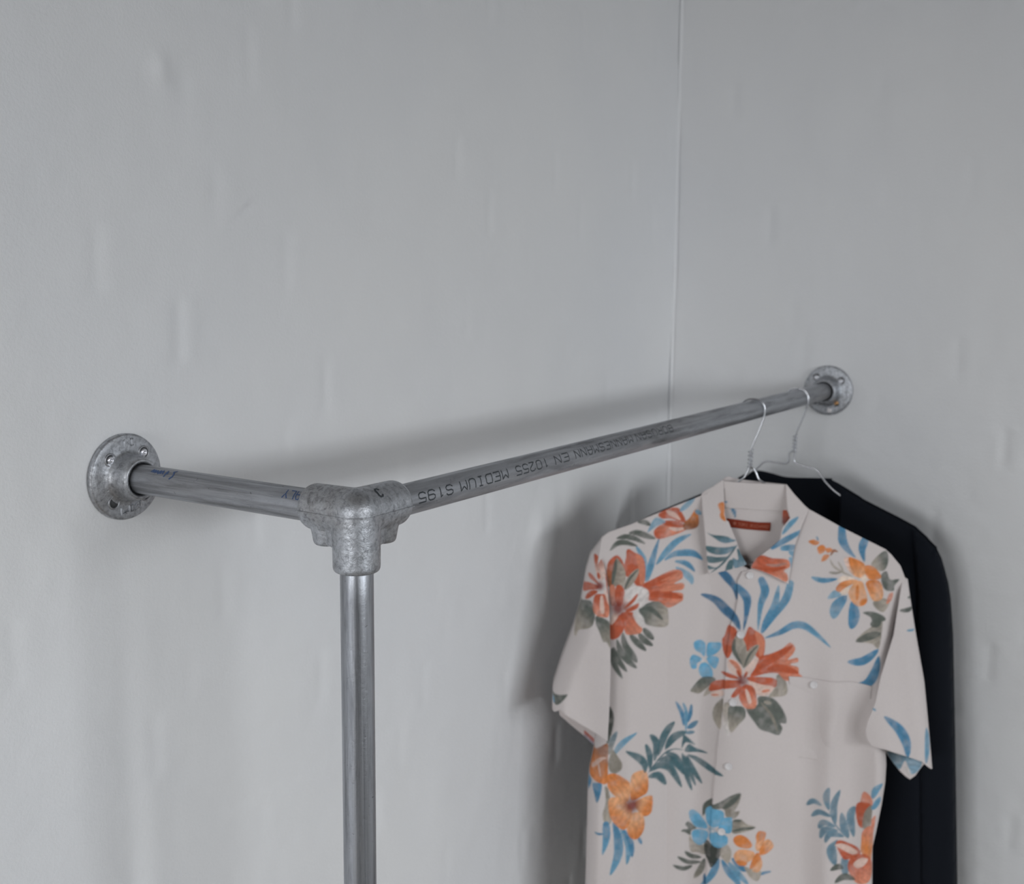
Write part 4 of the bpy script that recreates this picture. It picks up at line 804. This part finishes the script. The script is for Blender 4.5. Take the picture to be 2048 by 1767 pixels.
# moulding seam around the two horizontal sockets, a raised hairline bead
seam = []
for k in range(0, 25): seam.append((-.047 + .047 * k / 24, -(SR - .0002), -.0012))
for k in range(1, 24):
    a = -math.pi / 2 + math.pi / 2 * k / 24; seam.append(((SR - .0002) * math.cos(a), (SR - .0002) * math.sin(a), -.0012))
for k in range(0, 25): seam.append(((SR - .0002), .0505 * k / 24, -.0012))
link('mould_seam', tube_mesh('mould_seam', seam, .00055, 8), M_CAST, fit, Matrix.Translation((RAIL_X, 0, 0)))
def on_fit(a, b, h):                                                  # little cast letter on the upper side of the long socket
    e = math.radians(52) + b / SR; return Vector((RAIL_X + (SR + .0001) * math.cos(e), .012 + a, (SR + .0001) * math.sin(e)))
st, _ = strokes_of('C')
link('cast_letter', ribbon_mesh('cast_letter', [[(x * .0011, (y - 3) * .0014) for x, y in s] for s in st], .0009, on_fit, .0002), M_INK, fit, smooth=False)

# printed lettering on the long pipe, upside down, read from the far end
def on_long(a, b, h):                                                 # a: distance along +y, b: arc length upwards on the room side
    e = b / PR; return Vector((RAIL_X + (PR + .00012) * math.cos(e), a, (PR + .00012) * math.sin(e)))
for word, y0, y1 in (('S195', .0650, .1130), ('MEDIUM', .1250, .2010), ('10255', .2155, .2730), ('EN', .2868, .3135), ('MANNESMANN', .3268, .4545), ('BORUSAN', .4640, .5580)):
    st, wd = strokes_of(word); k = (y1 - y0) / wd; Hh = .0084 / 6
    def pl(a, b, h, y1=y1): 
        y = y1 - a; ec = math.radians(10 + 22 * min(1, (y - .06) / .45)); return on_long(y, PR * ec - b, h)
    link('printed_lettering', ribbon_mesh('printed_letters', [[(x * k, (y - 3) * Hh) for x, y in s] for s in st], .00128 - .0007 * (y0 - .065), pl, 0), M_INK, p_long, smooth=False)
def on_short(a, b, h):                                                # a: x position, b: arc up the room side
    e = b / PR; return Vector((a, -(PR + .00012) * math.cos(e), (PR + .00012) * math.sin(e)))
st, wd = strokes_of('ALY', 5.9)
link('printed_lettering', ribbon_mesh('blue_letters', [[(x * .00118, (y - 3) * .00125) for x, y in s] for s in st], .0011, lambda a, b, h: on_short(.2300 - a, PR * math.radians(44) - b, h), 0), M_BLUE, p_short, smooth=False)
scr = [[(.0000, .002), (.0012, -.0010), (.0026, .0024), (.0040, -.0006), (.0052, .0026), (.0068, -.0004), (.0080, .0022)], [(.0095, .0030), (.0105, -.0010), (.0120, .0028), (.0135, -.0012), (.0150, .0026)],
       [(.0185, .0050), (.0192, -.0015), (.0205, .0020)], [(.0262, .0065), (.0285, .0040), (.0280, .0005), (.0262, -.0012), (.0288, -.0026)]]
link('handwritten_mark', ribbon_mesh('scrawl', [catmull(s, 4).tolist() for s in scr], .0016, lambda a, b, h: on_short(.0500 + a, PR * math.radians(60) - b, h), 0), M_BLUE, p_short, smooth=False)

# ------------------------------------------------------------------ wire hangers
WR = .0013
def hanger(Y, ang, label, group, left, right, arms):
    """left/right: wire from the twist to the shoulder slopes; (u, z) in the hanger's plane"""
    ar = math.radians(ang); M = Matrix.Translation((RAIL_X, Y, 0)) @ Matrix.Rotation(ar, 4, 'Z')
    h = empty('wire_hanger', (RAIL_X, Y, -.24), ar); tag(h, label, 'hanger', group)
    hk = [(-.0158, -.0075), (-.0170, .001), (-.0140, .0095), (-.0075, .0142), (0, .0152), (.0080, .0140), (.0142, .0088), (.0168, .0010), (.0160, -.0100), (.0125, -.0220), (.0075, -.0360), (.0022, -.0500), (0, -.0600), (-.0008, -.0830)]
    link('hook', tube_mesh('hook', [(u, 0, z) for u, z in catmull(hk, 8)], WR, 12), M_WIRE, h, M)
    tw = [(.0026 * math.cos(k * .78) - .0004 * k / 40, -.0026 * math.sin(k * .78), -.0555 - .0265 * k / 40) for k in range(41)]
    link('twisted_neck', tube_mesh('twisted_neck', tw, WR, 10), M_WIRE, h, M)
    loop = left + arms + right
    link('shoulder_wire', tube_mesh('shoulder_wire', [(u, 0, z) for u, z in catmull(loop, 7)], WR, 10), M_WIRE, h, M)
    return h
hang_a = hanger(.84, 26, 'bent wire hanger carrying the floral shirt', 'wire hangers on the rail',
    [(-.0010, -.0800), (-.0040, -.0880), (-.0085, -.0960), (-.0190, -.1035), (-.0400, -.1180)], [(.0480, -.1180), (.0240, -.1045), (.0130, -.0975), (.0085, -.0885), (.0040, -.0815), (.0000, -.0800)],
    [(-.110, -.160), (-.185, -.205), (-.192, -.214), (-.180, -.2165), (0, -.2165), (.180, -.2165), (.192, -.214), (.185, -.205), (.110, -.160)])
hang_b = hanger(1.02, 8, 'notched wire hanger carrying the navy shirt', 'wire hangers on the rail',
    [(-.0012, -.0800), (-.0075, -.0845), (-.0085, -.0960), (-.0130, -.1005), (-.0300, -.1000), (-.0450, -.1005), (-.0560, -.1110), (-.0700, -.1220)], [(.0700, -.1420), (.0490, -.1250), (.0340, -.1070), (.0200, -.1035), (.0050, -.1000), (.0000, -.0960), (-.0002, -.0840), (0, -.0800)],
    [(-.110, -.160), (-.185, -.200), (-.192, -.209), (-.180, -.2115), (0, -.2115), (.180, -.2115), (.192, -.209), (.185, -.200), (.120, -.168)])

# ------------------------------------------------------------------ cloth panels
def inside_poly(x, y, poly):
    c = np.zeros(np.shape(x), bool)
    for (x0, y0), (x1, y1) in zip(poly, np.roll(poly, -1, axis=0)):
        if y0 == y1: continue
        c ^= ((y0 > y) != (y1 > y)) & (x < (x1 - x0) * (y - y0) / (y1 - y0) + x0)
    return c
def nearest_on(x, y, poly):
    bx, by, bd = x.copy(), y.copy(), np.full(x.shape, 1e9)
    for (x0, y0), (x1, y1) in zip(poly, np.roll(poly, -1, axis=0)):
        dx, dy = x1 - x0, y1 - y0; t = np.clip(((x - x0) * dx + (y - y0) * dy) / (dx * dx + dy * dy + 1e-14), 0, 1)
        px, py = x0 + t * dx, y0 + t * dy; d_ = np.hypot(x - px, y - py); k = d_ < bd
        bx[k], by[k], bd[k] = px[k], py[k], d_[k]
    return bx, by
def panel_grid(poly, step):
    """cells of a square grid inside an outline, rim vertices pulled onto the outline"""
    poly = np.array(poly); lo, hi = poly.min(0) - step, poly.max(0) + step
    gx = np.arange(lo[0], hi[0] + step, step); gz = np.arange(lo[1], hi[1] + step, step)
    CX, CZ = np.meshgrid(gx[:-1] + step / 2, gz[:-1] + step / 2, indexing='ij')
    ins = inside_poly(CX, CZ, poly); n, m = len(gx), len(gz)
    idx = np.arange(n * m).reshape(n, m); I, J = np.nonzero(ins)
    Q = np.stack([idx[I, J], idx[I + 1, J], idx[I + 1, J + 1], idx[I, J + 1]], -1)
    cnt = np.zeros((n + 1, m + 1), int); pad = np.zeros((n + 1, m + 1), int); pad[1:n, 1:m] = ins
    full = (pad[:-1, :-1] + pad[1:, :-1] + pad[:-1, 1:] + pad[1:, 1:])         # cells around every vertex
    X, Z = np.meshgrid(gx, gz, indexing='ij'); used = np.unique(Q); rem = np.full(n * m, -1); rem[used] = np.arange(len(used))
    x, z, f = X.ravel()[used], Z.ravel()[used], full.ravel()[used]
    b = f < 4; nx, nz = nearest_on(x[b], z[b], poly); x[b], z[b] = nx, nz
    return x, z, rem[Q]
def paint(u, z, tags):
    col = np.tile(np.array(CLOTH), (len(u), 1)); U, Zz = u * 1e4, z * 1e4
    tex = 1 + .10 * vnoise(u, z, .0035, 5) + .08 * vnoise(u, z, .011, 6)
    E = 7.0
    wash = np.clip(.04 + .20 * vnoise(u, z, .0085, 8) + .05 * vnoise(u, z, .003, 9), 0, .26)      # uneven dye, the cloth showing through
    def blend(k, a, c):
        nonlocal col
        a = (a * (1 - wash[k]))[:, None]; col[k] = col[k] * (1 - a) + c * a
    for s in PRINT:
        if s[1] not in tags: continue
        pts = np.array(s[2], float).reshape(-1, 2); pad_ = (s[3] if s[0] != 'P' else 0) + 15
        lo, hi = pts.min(0) - pad_, pts.max(0) + pad_
        k = np.nonzero((U > lo[0]) & (U < hi[0]) & (Zz > lo[1]) & (Zz < hi[1]))[0]
        if not len(k): continue
        x, y = U[k], Zz[k]; c0, c1 = np.array(PAL[s[4]]), np.array(PAL[s[5]]); tx = tex[k][:, None]
        if s[0] == 'L':
            sp = catmull(pts, 7); n = len(sp); bd = np.full(len(k), 1e9); bt = np.zeros(len(k))
            for i in range(n - 1):
                d_ = sp[i + 1] - sp[i]; t = np.clip(((x - sp[i, 0]) * d_[0] + (y - sp[i, 1]) * d_[1]) / (d_ @ d_ + 1e-9), 0, 1)
                q = np.hypot(x - sp[i, 0] - t * d_[0], y - sp[i, 1] - t * d_[1]); m = q < bd; bd[m] = q[m]; bt[m] = (i + t[m]) / (n - 1)
            h = np.where(s[6], np.clip(1 - bt ** 2.2, 0, 1) * (.72 + .28 * np.minimum(1, bt * 3)), (4 * bt * (1 - bt) + 1e-6) ** .85)
            hw = s[3] * h; a = sstep(-E, E, hw - bd) * np.clip(.25 + hw / 9, 0, 1)
            g = bt[:, None]; cc = (c0 * (1 - g) + c1 * g) * tx * (1 + .16 * (bd / (hw + 4) - .5))[:, None]
            blend(k, a * .97, cc)
        elif s[0] == 'P':
            o = catmull(pts, 5, True); ins = inside_poly(x, y, o); d_ = pdist(x, y, np.vstack([o, o[:1]])); sd = np.where(ins, d_, -d_)
            a = sstep(-E, E, sd)
            if s[3]:
                A = np.array(s[3][:2], float); Bx = np.array(s[3][2:], float); ax = Bx - A; g = sstep(0, 1, ((x - A[0]) * ax[0] + (y - A[1]) * ax[1]) / (ax @ ax))[:, None]
                lat = ((x - A[0]) * -ax[1] + (y - A[1]) * ax[0]) / np.sqrt(ax @ ax); str_ = (1 + .09 * np.sin(lat / 13.0 + 2.2 * vnoise(u[k], z[k], .006, 12)))[:, None]
            else: g = 0.0; str_ = 1.0
            blend(k, a * .97, (c0 * (1 - g) + c1 * g) * tx * str_)
        else:
            d_ = np.hypot(x - pts[0, 0], y - pts[0, 1]); a = (1 - sstep(.18, 1.0, d_ / s[3])) * .94
            blend(k, a, c0 * tx)
    return np.clip(col, 0, 1)
def cloth(name, key, parent, M, mat, step=.0013, thick=.0006, tags=(), printed=True, label=None, outline=None, wfun=None, rims=None):
    poly, wn, rm_ = OUTLINE[key] if outline is None else (outline, wfun, rims)
    poly = np.array(poly, float) * 1e-4; rm_ = [[(a * 1e-4, b * 1e-4) for a, b in r] for r in rm_]
    u, z, Q = panel_grid(poly, step); w = WF[wn](u, z, rm_) if isinstance(wn, str) else wn(u, z, rm_)
    me = mesh_np(name, np.stack([u, -w, z], -1), Q)
    if printed:
        c = np.ones((len(u), 4), np.float32); c[:, :3] = paint(u, z, tags) if tags else np.array(CLOTH)
        at = me.color_attributes.new('print', 'FLOAT_COLOR', 'POINT'); at.data.foreach_set('color', c.ravel())
    o = link(name, me, mat, parent, M)
    so = o.modifiers.new('cloth', 'SOLIDIFY'); so.thickness = thick; so.offset = -1 if (isinstance(wn, str) and 'back' not in wn) else 0
    if label: o['label'] = label
    return o
def wval(key, kind, u, z):
    rm_ = [[(a * 1e-4, b * 1e-4) for a, b in r] for r in OUTLINE[key][2]]
    return float(WF[kind](np.array([u]), np.array([z]), rm_)[0])

A1 = math.radians(26); MS = Matrix.Translation((RAIL_X, .84, 0)) @ Matrix.Rotation(A1, 4, 'Z')
shirt = empty('floral_shirt', (RAIL_X, .84, -.80), A1)
tag(shirt, 'cream short-sleeved shirt with orange and blue flower print on a wire hanger', 'shirt')
cloth('back_panel', 'BK', shirt, MS, M_PRINT, .0022, tags=('BK',))
cloth('front_panel', 'FL', shirt, MS, M_PRINT, tags=('B',), label='shirt front half with fern and orange flowers')
fr = cloth('front_panel', 'FR', shirt, MS, M_PRINT, tags=('B',), thick=.0012, label='shirt front half carrying the buttons and pocket')
cloth('sleeve', 'SL', shirt, MS, M_PRINT, tags=('SL',), label='short sleeve next to the wall'); cloth('sleeve_lining', 'SLb', shirt, MS, M_PRINT, tags=('SLb',))
cloth('sleeve', 'SR', shirt, MS, M_PRINT, tags=('SR',), label='short sleeve with a blue leaf at its hem'); cloth('sleeve_lining', 'SRb', shirt, MS, M_PRINT, tags=('SRb',))
cl = empty('collar', (RAIL_X, .84, -.1), A1); cl.parent = shirt; cl.matrix_basis = WORLD[shirt].inverted() @ WORLD[cl]
cloth('collar_fall', 'CF', cl, MS, M_PRINT, .0016, .0010); cloth('collar_stand', 'CS', cl, MS, M_PRINT, .0014, .0008, tags=('CS',))
cloth('collar_wing', 'CL', cl, MS, M_PRINT, .0012, .0014, tags=('CL',), label='collar wing with teal fern leaves'); cloth('collar_wing', 'CR', cl, MS, M_PRINT, .0012, .0014, tags=('CR',), label='collar wing with a red petal')
pk = cloth('chest_pocket', 'PK', shirt, MS, M_PRINT, .0014, .0010, tags=('PK',), label='plain cream chest pocket')
BP = [(0, .0016), (.0016, .0015), (.0024, .0014), (.0034, .0022), (.0046, .0026), (.0054, .0020), (.0056, .0012), (.0050, .0002), (0, .0002)]
btn_me = lathe('button', BP, 40)
for (bu, bz, kind) in BUTTONS:
    u, z = bu * 1e-4, bz * 1e-4
    w = wval('PK' if kind == 'pocket' else 'FR', kind, u, z); par = pk if kind == 'pocket' else fr
    dw = (wval('FR', 'over', u + .005, z) - wval('FR', 'over', u - .005, z)) / .01
    link('button', btn_me, M_BUTTON, par, MS @ Matrix.Translation((u, -w, z)) @ Matrix.Rotation(math.pi / 2, 4, 'X') @ Matrix.Rotation(-math.atan(dw), 4, 'Y'))
lb = cloth('brand_label', 'LB', shirt, MS, M_LABEL, .001, .0006, printed=False, label='narrow red woven label inside the collar')
po = np.array(OUTLINE['LB'][0], float) * 1e-4; rmL = []
a0, a1 = (po[0] + po[-1]) / 2, (po[4] + po[5]) / 2; e1 = (a1 - a0) / np.linalg.norm(a1 - a0); e2 = np.array([-e1[1], e1[0]]); LL = np.linalg.norm(a1 - a0)
def on_label(a, b, h):
    p = a0 + e1 * (a * LL) + e2 * b; s = a; p = p + e2 * (-.0016 * math.sin(math.pi * s) * .6)
    w = float(WF['label'](np.array([p[0]]), np.array([p[1]]), rmL)[0]) + .0004; return MS @ Vector((p[0], -w, p[1]))
for word, s0, s1, yy in (('TORI', .235, .455, .0004), ('RICHARD', .53, .955, 0.0)):
    st, wd = strokes_of(word); k = (s1 - s0) / wd
    V, F = [], []
    for s in st:
        for (x0, y0), (x1, y1) in zip(s[:-1], s[1:]):
            q = math.hypot(x1 - x0, y1 - y0) + 1e-9; nx, ny = -(y1 - y0) / q, (x1 - x0) / q; c = len(V)
            for t in (0, 1):
                for sx in (-.00035, .00035): V.append(on_label(s0 + (x0 + (x1 - x0) * t) * k + sx * nx / LL, (y0 + (y1 - y0) * t - 3) * .00062 + yy + sx * ny, 0))
            F.append((c, c + 1, c + 3, c + 2))
    link('label_lettering', mesh('label_letters', V, F), M_LABELTXT, lb, smooth=False)
V, F = [], []
for k in range(6):                                                    # little round flower emblem
    c, s_ = math.cos(k * math.pi / 3), math.sin(k * math.pi / 3); b = len(V)
    for j in range(8):
        aa = j * math.pi / 4; V.append(on_label(.145 + (.0014 * c + .0010 * math.cos(aa)) / LL, .0014 * s_ + .0010 * math.sin(aa) + .0006, 0))
    F.append(tuple(range(b, b + 8)))
link('label_emblem', mesh('label_emblem', V, F), M_LABELTXT, lb, smooth=False)

# ------------------------------------------------------------------ the navy shirt behind it
A2 = math.radians(8); MN = Matrix.Translation((RAIL_X, 1.02, 0)) @ Matrix.Rotation(A2, 4, 'Z')
navy = empty('navy_shirt', (RAIL_X, 1.02, -.84), A2)
tag(navy, 'dark navy long-sleeved shirt hanging behind the floral shirt', 'shirt')
def nb(u, z): return sstep(0, 1, (-z - .13 - .40 * np.abs(u)) / .25)
def wn_front(u, z, rims): return (.010 + .022 * nb(u, z) + .004 * np.sin(48 * u + 3 * z) * nb(u, z)) * rollq(u, z, rims, .03)
def wn_back(u, z, rims): return -(.008 + .018 * nb(u, z)) * rollq(u, z, rims, .03)
def wn_sleeve(u, z, rims): return (.012 + .016 * sstep(-.22, -.40, z) + .003 * np.sin(110 * u + 6 * z) * sstep(-.25, -.4, z)) * rollq(u, z, rims, .026) + .001
def wn_sleeve_b(u, z, rims): return -(.010 + .014 * sstep(-.22, -.40, z)) * rollq(u, z, rims, .026)
for key, nm, fn in (('NB', 'back_panel', wn_back), ('NF', 'front_panel', wn_front), ('NG', 'front_panel', wn_front), ('NS', 'sleeve', wn_sleeve), ('NT', 'sleeve', wn_sleeve), ('NSb', 'sleeve_lining', wn_sleeve_b), ('NTb', 'sleeve_lining', wn_sleeve_b)):
    poly, _, rims = OUTLINE[key]
    cloth(nm, key, navy, MN, M_NAVY, .0035, .0008, printed=False, outline=poly, wfun=fn, rims=rims)
band = [(u, z) for u, z in catmull(np.array(NAVY_NECK, float) * 1e-4, 6)]
link('neck_band', tube_mesh('neck_band', [(u, .012, z - .001) for u, z in band], .0024, 8), M_NAVY, navy, MN)
